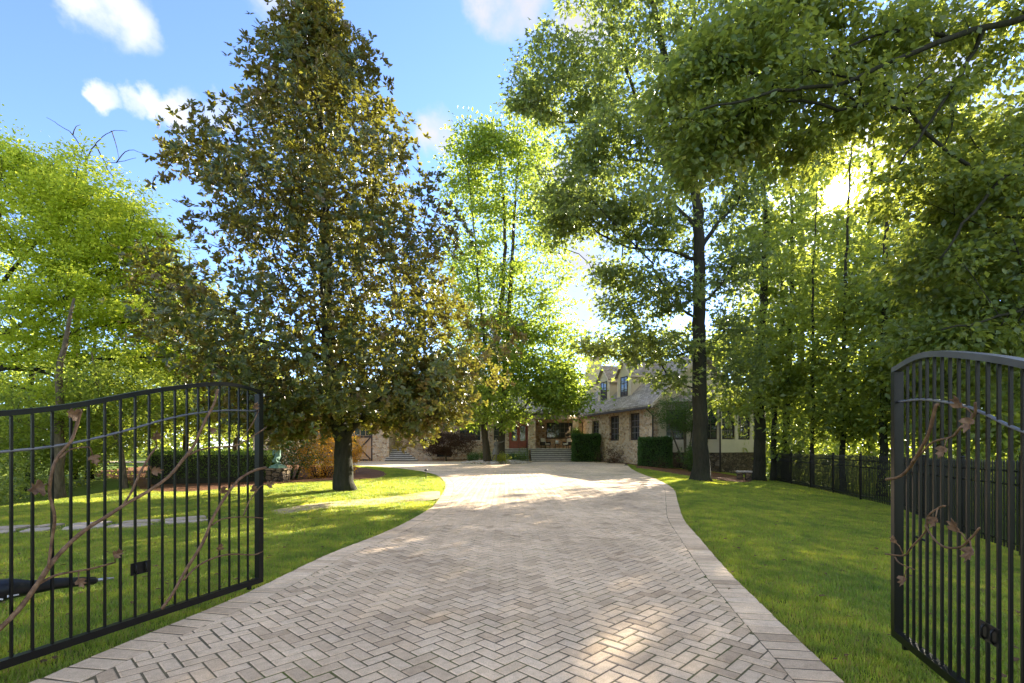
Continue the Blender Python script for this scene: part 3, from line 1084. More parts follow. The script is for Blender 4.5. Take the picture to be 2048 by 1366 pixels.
def blob(r, c, rad, n, shell=.0):
    """n points in an ellipsoid; shell > 0 keeps them in its outer part"""
    v = unit(r.normal(size=(n, 3)))
    q = (shell ** 3 + (1 - shell ** 3) * r.rand(n)) ** (1 / 3)
    f = r.normal(0, 1.7, (5, 3)); ph = r.uniform(0, 6.28, 5)
    q = q * (1 + .15 * np.sin((v @ f.T) * 1.6 + ph).sum(1))          # lobes and bays in the outline
    return np.asarray(c, float) + v * q[:, None] * np.asarray(rad, float)


def pblob(r, px, py, d, rx, ry, rd, n, shell=.3):
    """ellipsoid given by where it stands (pixel and distance)"""
    return blob(r, W(px, py, d), (rx * d / F, rd, ry * d / F), n, shell)


def clusters(r, E, D, m, rad, flat=.6, droop=.25, updir=1.0, spread=1.0):
    """m leaves round every twig end"""
    n = len(E)
    off = r.normal(size=(n, m, 3)) * .55
    off[:, :, 2] *= flat
    off += unit(D)[:, None, :] * r.normal(0, .55, (n, m, 1))
    off -= unit(D)[:, None, :] * (.35 * r.rand(n, m, 1))
    sz = (rad * r.uniform(.45, 1.35, n))[:, None, None]
    P = (E[:, None, :] + off * sz).reshape(-1, 3)
    ax = unit(off.reshape(-1, 3) + .5 * np.repeat(unit(D), m, 0) + r.normal(0, .45, (n * m, 3))) + np.array([0, 0, -droop])
    nr = np.array([0, 0, updir]) + r.normal(0, .5 * spread, (n * m, 3))
    return P, ax, nr


def plant(root, tree, leaves, leafmat, barkmat, size, ratio, kind, tip=.006, power=.48, gap=True, names=("trunk", "limbs", "crown")):
    P, ax, nr = leaves
    r = tree.r
    if gap:
        k = sun_gap(P, r); P, ax, nr = P[k], ax[k], nr[k]
    o = np.array(root.location)
    L_ = size * r.uniform(.7, 1.25, len(P))
    crown = link(names[2], leaf_mesh(names[2], P, ax, nr, L_, L_ * ratio, kind, o), root, leafmat)
    tr, li = tree.wood(tip, power)
    for mb, nm in ((tr, names[0]), (li, names[1])):
        if mb.v:
            mb.v = [(a - o[0], b - o[1], c - o[2]) for a, b, c in mb.v]
            q = mb.build(nm, barkmat, root)
            if nm == "stems": q["kind"] = "stuff"          # thin twigs, too small to pick apart
    return crown


M['bark_dark'] = bark_mat("dark_oak_bark", (.010, .008, .006), (.035, .028, .021))
M['bark_grey'] = bark_mat("grey_bark", (.03, .021, .013), (.085, .06, .038))
M['bark_pale'] = bark_mat("pale_bark", (.08, .06, .038), (.2, .15, .10))
M['magnolia'] = leaf_mat("magnolia_leaf", (.028, .055, .014), (.065, .10, .022), (.155, .10, .034), (.29, .28, .03), .34, .36, .5, .5)
M['bright'] = leaf_mat("bright_maple_leaf", (.22, .32, .03), (.35, .43, .05), None, (.74, .80, .07), .55, .5, .25, .45)
M['poplar'] = leaf_mat("slender_tree_leaf", (.07, .135, .026), (.125, .185, .036), None, (.42, .52, .05), .52, .42, .3, .4)
M['oak'] = leaf_mat("oak_leaf", (.048, .082, .028), (.088, .125, .042), (.11, .145, .075), (.33, .40, .06), .47, .4, .35, .4)
M['wood_leaf'] = leaf_mat("woodland_leaf", (.085, .14, .042), (.15, .205, .055), None, (.52, .58, .07), .5, .38, .55, .3)
M['near_leaf'] = leaf_mat("overhanging_leaf", (.070, .12, .036), (.125, .17, .05), None, (.44, .49, .06), .48, .36, .55, .5)
M['left_leaf'] = leaf_mat("left_wood_leaf", (.08, .14, .03), (.15, .21, .04), None, (.46, .53, .06), .55, .5, .25, .3)
M['hedge'] = leaf_mat("hedge_leaf", (.028, .075, .018), (.06, .12, .026), None, (.14, .26, .035), .35, .45, .35, 1.5)
M['boxwood'] = leaf_mat("low_mound_leaf", (.06, .12, .02), (.11, .17, .03), None, (.25, .36, .04), .4, .5, .25, 1.5)
M['lime'] = leaf_mat("lime_leaf", (.22, .26, .02), (.34, .36, .04), None, (.45, .48, .05), .45, .5, .25, 1.5)
M['redmaple'] = leaf_mat("dark_red_leaf", (.05, .025, .02), (.085, .055, .03), None, (.16, .08, .03), .4, .5, .25, 1.5)
M['flame'] = leaf_mat("red_gold_leaf", (.26, .06, .02), (.40, .27, .025), None, (.95, .48, .04), .6, .5, .25, 1.2)
M['crape'] = leaf_mat("fine_green_leaf", (.035, .08, .022), (.06, .115, .03), None, (.2, .3, .04), .45, .45, .3, 1.0)

# ---- the big magnolia
MD = 14.4
mag0 = Vector((W(692, 988, MD).x, MD, 0)); mag0.z = tz(mag0.x, mag0.y)
root = empty("magnolia_tree", "tall cone shaped magnolia with glossy leaves and rust undersides on the left lawn", "tree", mag0)
T = Tree(11, .25)
T.chain([mag0 - Vector((0, 0, .15)), W(688, 940, MD), W(686, 880, MD), W(668, 800, MD), W(655, 650, MD), W(652, 480, MD), W(645, 300, MD), W(635, 140, MD), W(625, 20, MD)], .265, .025, .4, flare=.4)
T.chain([W(690, 890, MD), W(712, 850, MD - .1), W(760, 800, MD - .4), W(820, 760, MD - .8)], .11, .04, .4)
T.chain([W(668, 800, MD), W(600, 770, MD - .8), W(540, 760, MD - 1.5)], .08, .03, .4)
T.chain([W(660, 720, MD), W(560, 690, MD), W(440, 670, MD + .3), W(330, 650, MD + .5)], .08, .025, .4)
prof_z = np.array([1.9, 2.4, 3.0, 4.2, 5.6, 7.1, 8.5, 10.0, 11.4, 12.6, 13.5, 14.2])
prof_r = np.array([2.0, 3.5, 4.4, 4.8, 4.3, 3.9, 3.55, 2.85, 2.1, 1.4, .75, .15])
r = T.r
A = []
while len(A) < 2450:
    z = np.interp(r.rand(), [0, .38, .74, 1], [2.0, 5.0, 9.3, 14.15]); a = r.uniform(0, 2 * math.pi); q = r.uniform(.35, 1) ** .42 if r.rand() < .68 else r.uniform(.12, .66)
    rr = .93 * np.interp(z, prof_z, prof_r) * q * (1 + .15 * math.sin(3 * a + z * 1.7) + .13 * math.sin(5 * a - 2.3 * z) + .12 * math.sin(3.3 * z + 2 * a))
    cx_ = np.interp(z, [2, 6, 15], [mag0.x + .1, W(650, 500, MD).x, W(628, 20, MD).x])
    p = (cx_ + rr * math.cos(a), MD + rr * math.sin(a), z)
    ppx, ppy = CX + p[0] / p[1] * F, HOR - (p[2] - EYE) / p[1] * F
    if ppy > 800 and abs(ppx - 700) < 62 and p[1] < MD - 1.2 and z < 2.35: continue
    if 450 < ppx < 640 and 470 < ppy < 650 and r.rand() < .5: continue
    if ppx > 760 and ppy > 862: continue
    A.append(p)
A = np.array(A)
A = np.concatenate([A, pblob(r, 370, 310, MD, 30, 22, .3, 12), pblob(r, 420, 330, MD, 40, 30, .4, 16), pblob(r, 345, 640, MD + .3, 90, 45, .8, 45), pblob(r, 860, 780, MD - .5, 90, 80, 1.4, 130),
                    pblob(r, 590, 820, MD + .2, 90, 45, 1.4, 110), pblob(r, 820, 845, MD - .6, 60, 18, .6, 22), pblob(r, 560, 850, MD + .3, 55, 24, .9, 70)])
T.grow(A, .55, .02, .5)
E, D = T.ends()
n = len(E)
m = 21                                               # whorls of leaves at every twig end
wh = 5
ctr = E[:, None, :] + r.normal(0, .2, (n, wh, 3)); ctr = ctr.reshape(-1, 3)
outw = unit(np.repeat(unit(D), wh, 0) + np.array([0, 0, .55]) + r.normal(0, .35, (n * wh, 3)))
k = 9
v = r.normal(size=(n * wh, k, 3)); v -= outw[:, None, :] * (v * outw[:, None, :]).sum(2, keepdims=True)
ax = unit(v) + outw[:, None, :] * r.uniform(.05, .95, (n * wh, k, 1))
P = ctr[:, None, :] + unit(ax) * .015 + r.normal(0, .012, ax.shape)
nr = outw[:, None, :] - unit(v) * .3 + r.normal(0, .25, ax.shape)
plant(root, T, (P.reshape(-1, 3), ax.reshape(-1, 3), nr.reshape(-1, 3)), M['magnolia'], M['bark_dark'], .142, .44, "oval", .006, .42, gap=False)

# a few white magnolia flowers are part of that tree
fl = MB()
for px_, py_ in ((527, 790), (716, 778)):
    c_ = W(px_, py_, MD - 3.4)
    for a in range(7):
        an = a * .9
        e = Vector((math.cos(an), -.5, math.sin(an) * .9)) * .045
        s1 = Vector((-math.sin(an), 0, math.cos(an))) * .022
        fl.add([c_, c_ + e * .6 + s1, c_ + e, c_ + e * .6 - s1], [(0, 1, 2, 3)])
fl.v = [(a - mag0.x, b - mag0.y, c - mag0.z) for a, b, c in fl.v]
fl.build("flowers", M['white'], root)["kind"] = "stuff"

# ---- bright layered tree at far left
BD = 17.5
b0 = Vector((W(-75, 950, BD).x, BD, 0)); b0.z = tz(b0.x, b0.y)
root = empty("layered_maple_tree", "wide yellow green tree with layered sunlit branches at the far left", "tree", b0)
T = Tree(21, .3)
T.chain([b0 - Vector((0, 0, .2)), W(-70, 800, BD), W(-50, 700, BD), W(-30, 560, BD), W(0, 420, BD)], .27, .08, .45, flare=.4)
for ch in ([(-60, 760), (40, 735), (140, 760), (260, 768)], [(-60, 760), (20, 770), (120, 790), (240, 775)], [(-60, 740), (60, 700), (160, 660), (300, 640)],
           [(-50, 700), (60, 640), (180, 560), (300, 500)], [(-40, 620), (60, 500), (150, 420)], [(-60, 720), (60, 740), (200, 720), (330, 715)]):
    T.chain([W(a, b, BD - .5 * i * (1 if ch[1][0] > 30 else -1) * .5) for i, (a, b) in enumerate(ch)], .085, .025, .45)
r = T.r
A = np.concatenate([pblob(r, px_, py_, BD + dd_, rx, ry, rd, int(n_ * .8), .2) for px_, py_, dd_, rx, ry, rd, n_ in (
    (20, 330, 0, 90, 55, 2, 130), (120, 370, 0, 90, 70, 2, 150), (200, 430, 0, 90, 80, 2.2, 170), (270, 470, 0, 70, 60, 1.8, 110), (60, 480, -1, 110, 90, 2.5, 190),
    (200, 560, 0, 130, 70, 2.5, 190), (310, 560, .5, 70, 60, 1.6, 80), (60, 620, -1, 120, 70, 2.5, 150), (250, 650, 0, 130, 50, 2.2, 150), (370, 620, 1.5, 60, 70, 1.5, 70),
    (130, 720, 0, 160, 35, 2.5, 120), (330, 720, 1, 100, 50, 2, 110), (-60, 450, 0, 100, 160, 2.5, 130), (60, 790, 0, 120, 28, 2, 60), (400, 740, 1.8, 80, 60, 1.4, 70))])
T.grow(A, .5, .05, .25)
E, D = T.ends()
D[:, 2] *= .3
lv = clusters(r, E, D, 60, .46, .26, .25, 1.0, 1.7)
plant(root, T, lv, M['bright'], M['bark_dark'], .135, .52, "diamond", .006, .45, gap=False)

# bare dead branches rising behind it
d0 = W(175, 330, 21.5)
db = empty("dead_tree", "bare grey dead branches sticking up above the yellow green tree", "tree", (d0.x, d0.y, tz(d0.x, d0.y)))
T = Tree(5, .2)
base = Vector((d0.x - .6, 21.5, tz(d0.x - .6, 21.5)))
T.chain([base, W(150, 700, 21.5), W(170, 420, 21.5), W(172, 315, 21.5)], .16, .045, .5)
for ch in ([(172, 315), (125, 270), (85, 252), (42, 235)], [(172, 315), (200, 285), (250, 262), (300, 262)], [(200, 290), (225, 320), (260, 325), (330, 315)], [(225, 320), (250, 350), (290, 345)], [(250, 262), (262, 285), (275, 318)], [(125, 270), (132, 255), (150, 250)],
           [(265, 325), (300, 300), (350, 305)]):
    T.chain([W(180 + (a - 180) * .62, b, 21.5) for a, b in ch], .028, .008, .18)
tr, li = T.wood()
for mb, nm in ((tr, "trunk"), (li, "limbs")):
    o_ = db.location; mb.v = [(a - o_[0], b - o_[1], c - o_[2]) for a, b, c in mb.v]; mb.build(nm, M['bark_grey'], db)

# ---- slender clump in the turning island
ID = 38.5
i0 = Vector((W(988, 920, ID).x, ID, 0)); i0.z = tz(i0.x, i0.y)
root = empty("multi_stem_tree", "tall slender tree with several straight stems growing from the stone island", "tree", i0)
T = Tree(33, .3)
T.chain([i0 + Vector((-.45, 0, -.2)), W(970, 850, ID), W(985, 760, ID), W(1003, 600, ID), W(1010, 470, ID), W(1000, 330, ID), W(985, 260, ID)], .30, .04, .6, attach=False, flare=.3)
T.chain([i0 + Vector((.55, 0, -.2)), W(1005, 850, ID + .2), W(1012, 720, ID + .2), W(1022, 560, ID), W(1030, 400, ID), W(1040, 280, ID)], .30, .04, .6, attach=False, flare=.3)
T.chain([W(985, 760, ID), W(965, 650, ID - .6), W(950, 480, ID - 1), W(935, 340, ID - 1)], .13, .03, .6)
r = T.r
A = np.concatenate([pblob(r, px_, py_, ID + dd_, rx, ry, rd, int(n_ * 1.1), .25) for px_, py_, dd_, rx, ry, rd, n_ in (
    (975, 280, 0, 60, 40, 2, 45), (940, 330, 0, 55, 60, 2, 60), (1040, 300, 0, 70, 70, 2.5, 80), (960, 420, 0, 70, 80, 2.5, 70), (1070, 420, 0, 70, 80, 2.5, 70), (940, 540, 0, 70, 80, 3, 80),
    (1060, 560, 0, 90, 80, 3, 90), (960, 660, 0, 90, 70, 3, 110), (1080, 690, 0, 90, 70, 3, 130), (1000, 760, -1, 110, 60, 3, 150), (1110, 770, -1.5, 70, 55, 2.5, 120), (930, 780, 0, 60, 50, 2.5, 70), (1130, 800, -2, 45, 40, 2, 34), (1000, 830, -1.5, 80, 25, 2, 30))])
T.grow(A, .7, .05, .5)
E, D = T.ends()
lv = clusters(r, E, D, 46, .8, .6, .35, .8, 1.1)
plant(root, T, lv, M['poplar'], M['bark_grey'], .27, .62, "diamond", .009, .46, gap=False)

# ---- the oak on the right lawn
OD = 21.0
o0 = Vector((W(1402, 960, OD).x, OD, 0)); o0.z = tz(o0.x, o0.y)
root = empty("oak_tree", "large oak with a dark straight trunk standing on the right lawn", "tree", o0)
T = Tree(44, .3)
T.chain([o0 - Vector((0, 0, .3)), W(1401, 900, OD), W(1399, 780, OD), W(1397, 640, OD), W(1398, 500, OD), W(1394, 400, OD), W(1385, 350, OD), W(1360, 240, OD), W(1330, 120, OD), W(1300, -20, OD)], .335, .10, .45, flare=1.15)
for ch, ra in (([(1388, 372), (1345, 345), (1318, 300), (1290, 262), (1262, 170), (1235, 80), (1195, 0)], .13), ([(1390, 360), (1360, 335), (1310, 328), (1270, 320), (1225, 330)], .09),
           ([(1397, 460), (1340, 400), (1300, 365), (1265, 340)], .09), ([(1398, 520), (1330, 500), (1270, 497), (1235, 485), (1195, 468)], .075), ([(1400, 500), (1440, 440), (1470, 410), (1500, 350)], .10),
           ([(1399, 700), (1330, 712), (1240, 712), (1180, 700)], .06), ([(1399, 640), (1330, 600), (1260, 560)], .06), ([(1399, 610), (1450, 560), (1480, 500)], .07), ([(1340, 180), (1380, 60), (1420, -60)], .1)):
    T.chain([W(a, b, OD + (.25 * i if ra > .08 else -.3 * i)) for i, (a, b) in enumerate(ch)], ra, .03, .45)
r = T.r
A = np.concatenate([pblob(r, px_, py_, OD + dd_, rx, ry, rd, int(n_ * .72), .3) for px_, py_, dd_, rx, ry, rd, n_ in (
    (1110, 125, 0, 75, 60, 1.6, 90), (1050, 190, 0, 40, 55, 1.2, 45), (1120, 215, .5, 70, 40, 1.6, 60), (1185, 200, 0, 70, 65, 2, 100), (1220, 110, 1, 70, 70, 2, 70), (1250, 280, -1, 100, 70, 2, 140),
    (1180, 310, -1, 70, 40, 1.5, 70), (1130, 400, -.5, 70, 50, 1.6, 85), (1200, 420, -1, 95, 50, 2, 120), (1290, 440, -1.5, 90, 55, 2, 110), (1110, 460, 0, 40, 35, 1.2, 35), (1245, 545, -1, 80, 30, 1.6, 60), (1320, 590, -1, 75, 45, 2, 80),
    (1225, 620, -.5, 45, 28, 1.2, 30), (1285, 695, -1.2, 100, 32, 1.8, 95), (1190, 690, -1, 45, 24, 1.2, 30), (1340, 760, -1, 50, 25, 1, 22), (1400, 270, 0, 110, 100, 3, 150), (1350, 130, .5, 110, 90, 3, 140), (1490, 400, 1, 60, 70, 2, 70),
    (1470, 540, 0, 50, 50, 1.8, 55), (1460, 680, 0, 60, 60, 1.8, 60), (1270, -10, 0, 130, 70, 3, 100), (1440, 40, 1, 110, 90, 3, 110), (1380, 470, 1.5, 70, 50, 1.5, 55), (1170, -30, 0, 60, 50, 2, 40), (1520, 200, 1.5, 90, 110, 2.5, 100), (1480, 760, .5, 55, 45, 1.5, 40))])
T.grow(A, .55, .05, .4)
E, D = T.ends()
lv = clusters(r, E, D, 31, .46, .42, .3, .8, 1.2)
plant(root, T, lv, M['oak'], M['bark_dark'], .24, .78, "lobed", .007, .46)

# ---- near tree right of the frame whose limbs hang over the gate
ND = 10.0
n0 = Vector((13.0, 8.6, 0)); n0.z = tz(n0.x, n0.y)
root = empty("overhanging_tree", "tree beyond the right gate whose long limb hangs across the upper right", "tree", n0)
T = Tree(55, .3)
T.chain([n0 - Vector((0, 0, .3)), n0 + Vector((-.1, .1, 3)), n0 + Vector((-.3, .3, 6)), n0 + Vector((-.2, .5, 10)), n0 + Vector((.2, .6, 14))], .30, .09, .45, flare=.5)
for ch, ra in (([(2290, 20), (2048, 40), (1900, 75), (1760, 135), (1680, 165), (1560, 183), (1480, 202), (1400, 215)], .075), ([(1900, 75), (1800, 60), (1700, 90), (1640, 140)], .04), ([(1760, 130), (1790, 200), (1860, 150)], .03),
               ([(1560, 180), (1500, 140), (1440, 115)], .03), ([(2280, 300), (2050, 330), (1950, 420), (1880, 520)], .06), ([(2290, 560), (2100, 600), (1980, 640), (1880, 660)], .05), ([(1950, 100), (1900, 180), (1850, 260), (1800, 330)], .04)):
    T.chain([W(a, b, ND - .5 - .17 * i) for i, (a, b) in enumerate(ch)], ra, .016, .3)
r = T.r
A = np.concatenate([pblob(r, px_, py_, dd_ + .35, rx, ry, rd, int(n_ * 1.3), .15) for px_, py_, dd_, rx, ry, rd, n_ in (
    (1420, 120, 9.2, 60, 70, .9, 40), (1390, 300, 9.4, 60, 90, .9, 45), (1500, 70, 9.4, 90, 80, 1.1, 60), (1560, 160, 9.2, 90, 60, 1.1, 55), (1620, 40, 9.5, 90, 60, 1.2, 45), (1480, 260, 9.3, 80, 60, 1, 45), (1740, 90, 9.5, 100, 60, 1.2, 45),
    (1700, 220, 9.4, 90, 50, 1, 40), (1590, 300, 9.4, 60, 50, .8, 22), (1850, 60, 9.7, 110, 60, 1.3, 50), (1960, 120, 10, 90, 90, 1.4, 40), (1850, 230, 9.6, 80, 70, 1.1, 40), (2000, 300, 9.8, 90, 90, 1.3, 70),
    (1930, 420, 9.8, 90, 70, 1.2, 70), (2030, 480, 10, 90, 90, 1.4, 80), (1880, 530, 9.8, 80, 60, 1.1, 55), (1980, 600, 10, 110, 70, 1.3, 90), (2060, 700, 10, 90, 90, 1.3, 70), (1900, 680, 9.8, 90, 50, 1.1, 60), (1320, 200, 9.4, 40, 60, .7, 16), (1800, 380, 9.8, 60, 50, .9, 22))])
T.grow(A, .35, .03, .1)
E, D = T.ends()
lv = clusters(r, E, D, 38, .34, .5, .4, .7, 1.1)
plant(root, T, lv, M['near_leaf'], M['bark_dark'], .14, .6, "diamond", .004, .46)

# ---- woodland behind the iron fence on the right
def wood_tree(name, label, seed, px, d, top, crown, rtrunk, lean=0.0, group=None, mat='wood_leaf', bark='bark_dark', leaves=23, size=.27, rad=.65, tip=.007, kind="diamond", flat=.55, x=None):
    x0 = W(px, 0, d).x if x is None else x
    b = Vector((x0, d, 0)); b.z = tz(b.x, b.y)
    root = empty(name, label, "tree", b, group=group)
    T = Tree(seed, .3)
    ht = EYE + (HOR - top) / F * d - b.z
    r = T.r
    T.chain([b - Vector((0, 0, .2)), b + Vector((lean * .25, 0, ht * .3)), b + Vector((lean * .6 + r.normal(0, .15), r.normal(0, .2), ht * .6)), b + Vector((lean, r.normal(0, .3), ht * .93))], rtrunk, rtrunk * .2, .5, flare=.45)
    A = np.concatenate([pblob(r, cx_, cy_, d + dd_, rx, ry, rd, int(n_ * .66), .25) for cx_, cy_, dd_, rx, ry, rd, n_ in crown])
    T.grow(A, .6, .05, .4)
    E, D = T.ends()
    plant(root, T, clusters(r, E, D, int(leaves * 1.4), rad * .95, flat * .75, .3, .8, 1.1), M[mat], M[bark], size, .55, kind, tip, .46)
    return root


WG = "woodland trees behind the black iron fence"
wood_tree("woodland_tree", "thick dark trunk beside the stone bench near the right wing", 101, 1519, 25.5, 150, ((1530, 560, 0, 90, 110, 2.5, 110), (1500, 680, -1, 90, 70, 2.5, 90), (1560, 400, 0, 110, 110, 3, 110), (1480, 800, -1.5, 60, 40, 1.6, 50), (1580, 760, -1, 80, 60, 2, 80), (1540, 250, 1, 110, 90, 3, 70)), .30, 0, WG)
wood_tree("woodland_tree", "slim dark trunk between the bench side trunk and the start of the fence", 112, 1547, 26.5, 420, ((1555, 780, -1, 50, 40, 1.6, 35), (1540, 660, 0, 50, 60, 2, 40)), .16, .25, WG)
wood_tree("woodland_tree", "medium dark trunk rising just behind the far end of the iron fence", 102, 1571, 27.5, 260, ((1600, 620, 0, 90, 90, 2.5, 90), (1600, 800, -1, 80, 60, 2, 70), (1650, 480, 1, 110, 90, 3, 90), (1560, 880, -1, 60, 30, 1.5, 30)), .22, .4, WG)
wood_tree("woodland_tree", "thin straight trunk behind the fence between two thicker dark trunks", 103, 1624, 23.5, 330, ((1650, 700, -1, 90, 70, 2, 60), (1640, 840, -1, 80, 45, 1.6, 42), (1690, 560, 0, 100, 90, 2.5, 48), (1680, 440, 1, 90, 60, 2, 20)), .10, .3, WG)
wood_tree("woodland_tree", "dark trunk behind the fence just left of the first fence post", 104, 1684, 22.5, 240, ((1720, 640, 0, 90, 80, 2.2, 62), (1700, 790, -1, 100, 60, 2, 75), (1760, 520, 1, 100, 80, 2.5, 50), (1750, 860, -1, 60, 40, 1.5, 40)), .13, .3, WG)
wood_tree("woodland_tree", "leafy tree behind the fence left of the right gate end post", 105, 1765, 20.5, 160, ((1800, 740, -1, 90, 70, 2, 90), (1780, 600, 0, 90, 80, 2.2, 80), (1850, 820, -1, 80, 50, 1.6, 70), (1840, 560, 1, 100, 90, 2.5, 80), (1880, 380, 1, 110, 100, 3, 70)), .17, .2, WG)
wood_tree("woodland_tree", "bushy tree seen through the bars of the right gate", 106, 1885, 18.5, 250, ((1900, 760, 0, 100, 80, 2, 100), (1960, 650, 0, 100, 90, 2.4, 90), (1960, 830, -1, 90, 50, 1.6, 80), (2000, 460, 1, 110, 100, 3, 70)), .2, .3, WG)
wood_tree("woodland_tree", "dense tree at the right edge behind the right gate", 107, 2030, 17.0, 200, ((2050, 720, 0, 100, 100, 2, 110), (2080, 560, 0, 110, 110, 2.4, 90), (2030, 860, -1, 90, 50, 1.5, 70), (2120, 380, 0, 120, 110, 2.6, 70)), .2, .2, WG)
wood_tree("woodland_tree", "tall pale tree in the gap beside the sun", 108, 1600, 36, 40, ((1600, 330, 0, 110, 110, 4, 90), (1560, 470, -1, 90, 90, 3, 80), (1680, 600, 0, 110, 110, 4, 100), (1650, 780, 0, 120, 70, 3, 100)), .26, .5, WG, leaves=30, size=.38, rad=1.0, bark='bark_grey')
wood_tree("woodland_tree", "tall tree deep in the wood below the sun", 109, 1740, 34, 60, ((1760, 640, 0, 120, 120, 4, 110), (1830, 760, 0, 120, 80, 3, 110), (1720, 300, 0, 100, 90, 4, 50), (1850, 520, 0, 110, 100, 4, 90)), .24, .5, WG, leaves=30, size=.38, rad=1.0)
wood_tree("woodland_tree", "tall tree deep in the wood behind the right gate", 110, 1930, 30, 20, ((1950, 560, 0, 130, 130, 4, 120), (1900, 740, 0, 130, 90, 3, 120), (2040, 700, 0, 130, 120, 3, 110), (1960, 300, 0, 130, 130, 4, 90), (2080, 420, 0, 120, 120, 4, 80)), .24, .5, WG, leaves=30, size=.36, rad=1.0)
wood_tree("woodland_tree", "shaded tree behind the cream sunroom of the house", 111, 1470, 47, 620, ((1470, 690, 0, 60, 50, 3, 50), (1420, 720, 0, 45, 35, 3, 35), (1530, 720, 0, 70, 70, 3, 70), (1560, 800, 0, 60, 70, 3, 60)), .25, .3, WG, leaves=50, size=.36, rad=1.1)

wood_tree("woodland_tree", "added loose crowned tree behind the right wing roof that dapples the court", 113, 1262, 56, 610, ((1250, 690, 0, 55, 40, 3, 45), (1310, 660, 0, 60, 50, 3, 50), (1210, 720, 0, 40, 25, 2.5, 25), (1360, 690, 0, 45, 40, 3, 35)), .22, .4, None, leaves=20, size=.36, rad=1.0)  # added to dapple the court and cover bright sky above the roof
# ---- woodland left of the lawn
LG = "woodland trees beyond the left lawn"
wood_tree("woodland_tree", "stout pale trunk with swollen base beyond the left lawn", 201, 116, 14.6, 560, ((120, 820, 0, 90, 40, 1.2, 50), (60, 860, .5, 80, 40, 1.2, 40), (170, 760, .5, 90, 40, 1.5, 40)), .17, .15, LG, 'left_leaf', 'bark_pale', size=.11, leaves=64, rad=.48, flat=.3)
wood_tree("woodland_tree", "slim leaning pale trunk beyond the left lawn", 202, 252, 16.0, 690, ((240, 830, 0, 80, 40, 1.4, 50), (300, 780, 0, 70, 40, 1.4, 40), (200, 880, .5, 60, 30, 1, 30)), .085, -.85, LG, 'left_leaf', 'bark_pale', size=.11, leaves=64, rad=.48, flat=.3)
wood_tree("woodland_tree", "dark trunk in the wood behind the left gate", 203, 60, 19, 500, ((40, 850, 0, 110, 60, 2, 80), (110, 920, 0, 80, 40, 1.6, 60), (-40, 760, 0, 90, 90, 2, 50)), .15, .2, LG, 'left_leaf', 'bark_dark', size=.14, leaves=56, rad=.58, flat=.4)
wood_tree("woodland_tree", "shaded tree in the wood behind the tall bars of the left gate", 204, 180, 21, 480, ((200, 880, 0, 90, 60, 2, 80), (260, 820, 0, 90, 50, 2, 70), (150, 800, 0, 90, 50, 2, 60)), .13, .2, LG, 'left_leaf', 'bark_dark', size=.15, leaves=56, rad=.62, flat=.4)
wood_tree("woodland_tree", "pale pair of trunks behind the clipped hedge", 205, 372, 24, 470, ((350, 800, 0, 90, 60, 2.4, 90), (430, 820, 0, 80, 60, 2.4, 80), (300, 840, 0, 70, 50, 2, 60), (470, 740, 0, 70, 60, 2.4, 60)), .15, .2, LG, 'left_leaf', 'bark_pale', size=.17, leaves=56, rad=.7, flat=.4)
wood_tree("woodland_tree", "sunlit tree behind the magnolia on the left", 206, 470, 30, 560, ((450, 800, 0, 70, 60, 2.6, 70), (510, 830, 0, 60, 45, 2.4, 60), (400, 760, 0, 70, 60, 2.6, 70), (500, 760, 0, 50, 50, 2, 40)), .16, .2, LG, 'left_leaf', 'bark_grey', size=.2, leaves=50, rad=.8, flat=.4)
wood_tree("woodland_tree", "bright tree far back beside the left end of the house", 207, 560, 52, 720, ((560, 800, 0, 50, 40, 3, 60), (520, 830, 0, 50, 40, 3, 50), (620, 790, 0, 45, 35, 3, 40)), .2, .2, LG, 'left_leaf', 'bark_grey', size=.34, leaves=44, rad=1.0, flat=.5)


# ---- masses nobody could count: the far woods and the undergrowth
def leaf_mass(name, label, P, size, ratio, mat, seed, m=40, rad=1.0, flat=.7):
    r = np.random.RandomState(seed)
    D = r.normal(size=P.shape)
    p, ax, nr = clusters(r, P, D, m, rad, flat, .2, .8, 1.2)
    k = sun_gap(p, r); p, ax, nr = p[k], ax[k], nr[k]
    L_ = size * r.uniform(.7, 1.3, len(p))
    o = link(name, leaf_mesh(name, p, ax, nr, L_, L_ * ratio, "diamond", (0, 0, 0)), None, mat)
    return meta(o, label=label, kind="stuff")


r = np.random.RandomState(77)
az = r.uniform(R(-62), R(62), 2600); dist = r.uniform(66, 105, 2600)
hmax = 8.5 + 3.5 * np.sin(az * 9) + 2.5 * np.sin(az * 23 + 1) + np.where(az > R(20), 6, 0) + np.where(az < R(-26), 6, 0)
zz = hmax * r.rand(2600) ** 1.25
FW = np.column_stack([np.sin(az) * dist, np.cos(az) * dist, zz])
az = r.uniform(R(62), R(298), 1700); dist = r.uniform(45, 80, 1700)         # the same woods go on round the back of the viewer
FW = np.concatenate([FW, np.column_stack([np.sin(az) * dist, np.cos(az) * dist, 11 * r.rand(1700) ** 1.1])])
leaf_mass("distant_woods", "far green wood closing the view behind the house", FW, .8, .6, M['wood_leaf'], 78, 26, 2.2, .8)
az = r.uniform(R(25), R(56), 560); dist = r.uniform(38, 62, 560)
RW = np.column_stack([np.sin(az) * dist, np.cos(az) * dist, -1.5 + 20 * r.rand(560) ** 1.2])
leaf_mass("deep_wood", "deep green wood standing behind the trees along the iron fence", RW, .5, .6, M['wood_leaf'], 81, 30, 1.7, .7)
yy = r.uniform(10, 34, 900); xx = np.interp(yy, [6, 8, 14.6, 27, 40], [8.6, 9.2, 12.4, 15.6, 18]) + .6 + r.exponential(3.0, 900)
UG = np.column_stack([xx, yy, terrain(xx, yy) + r.rand(900) ** 1.3 * 1.7])
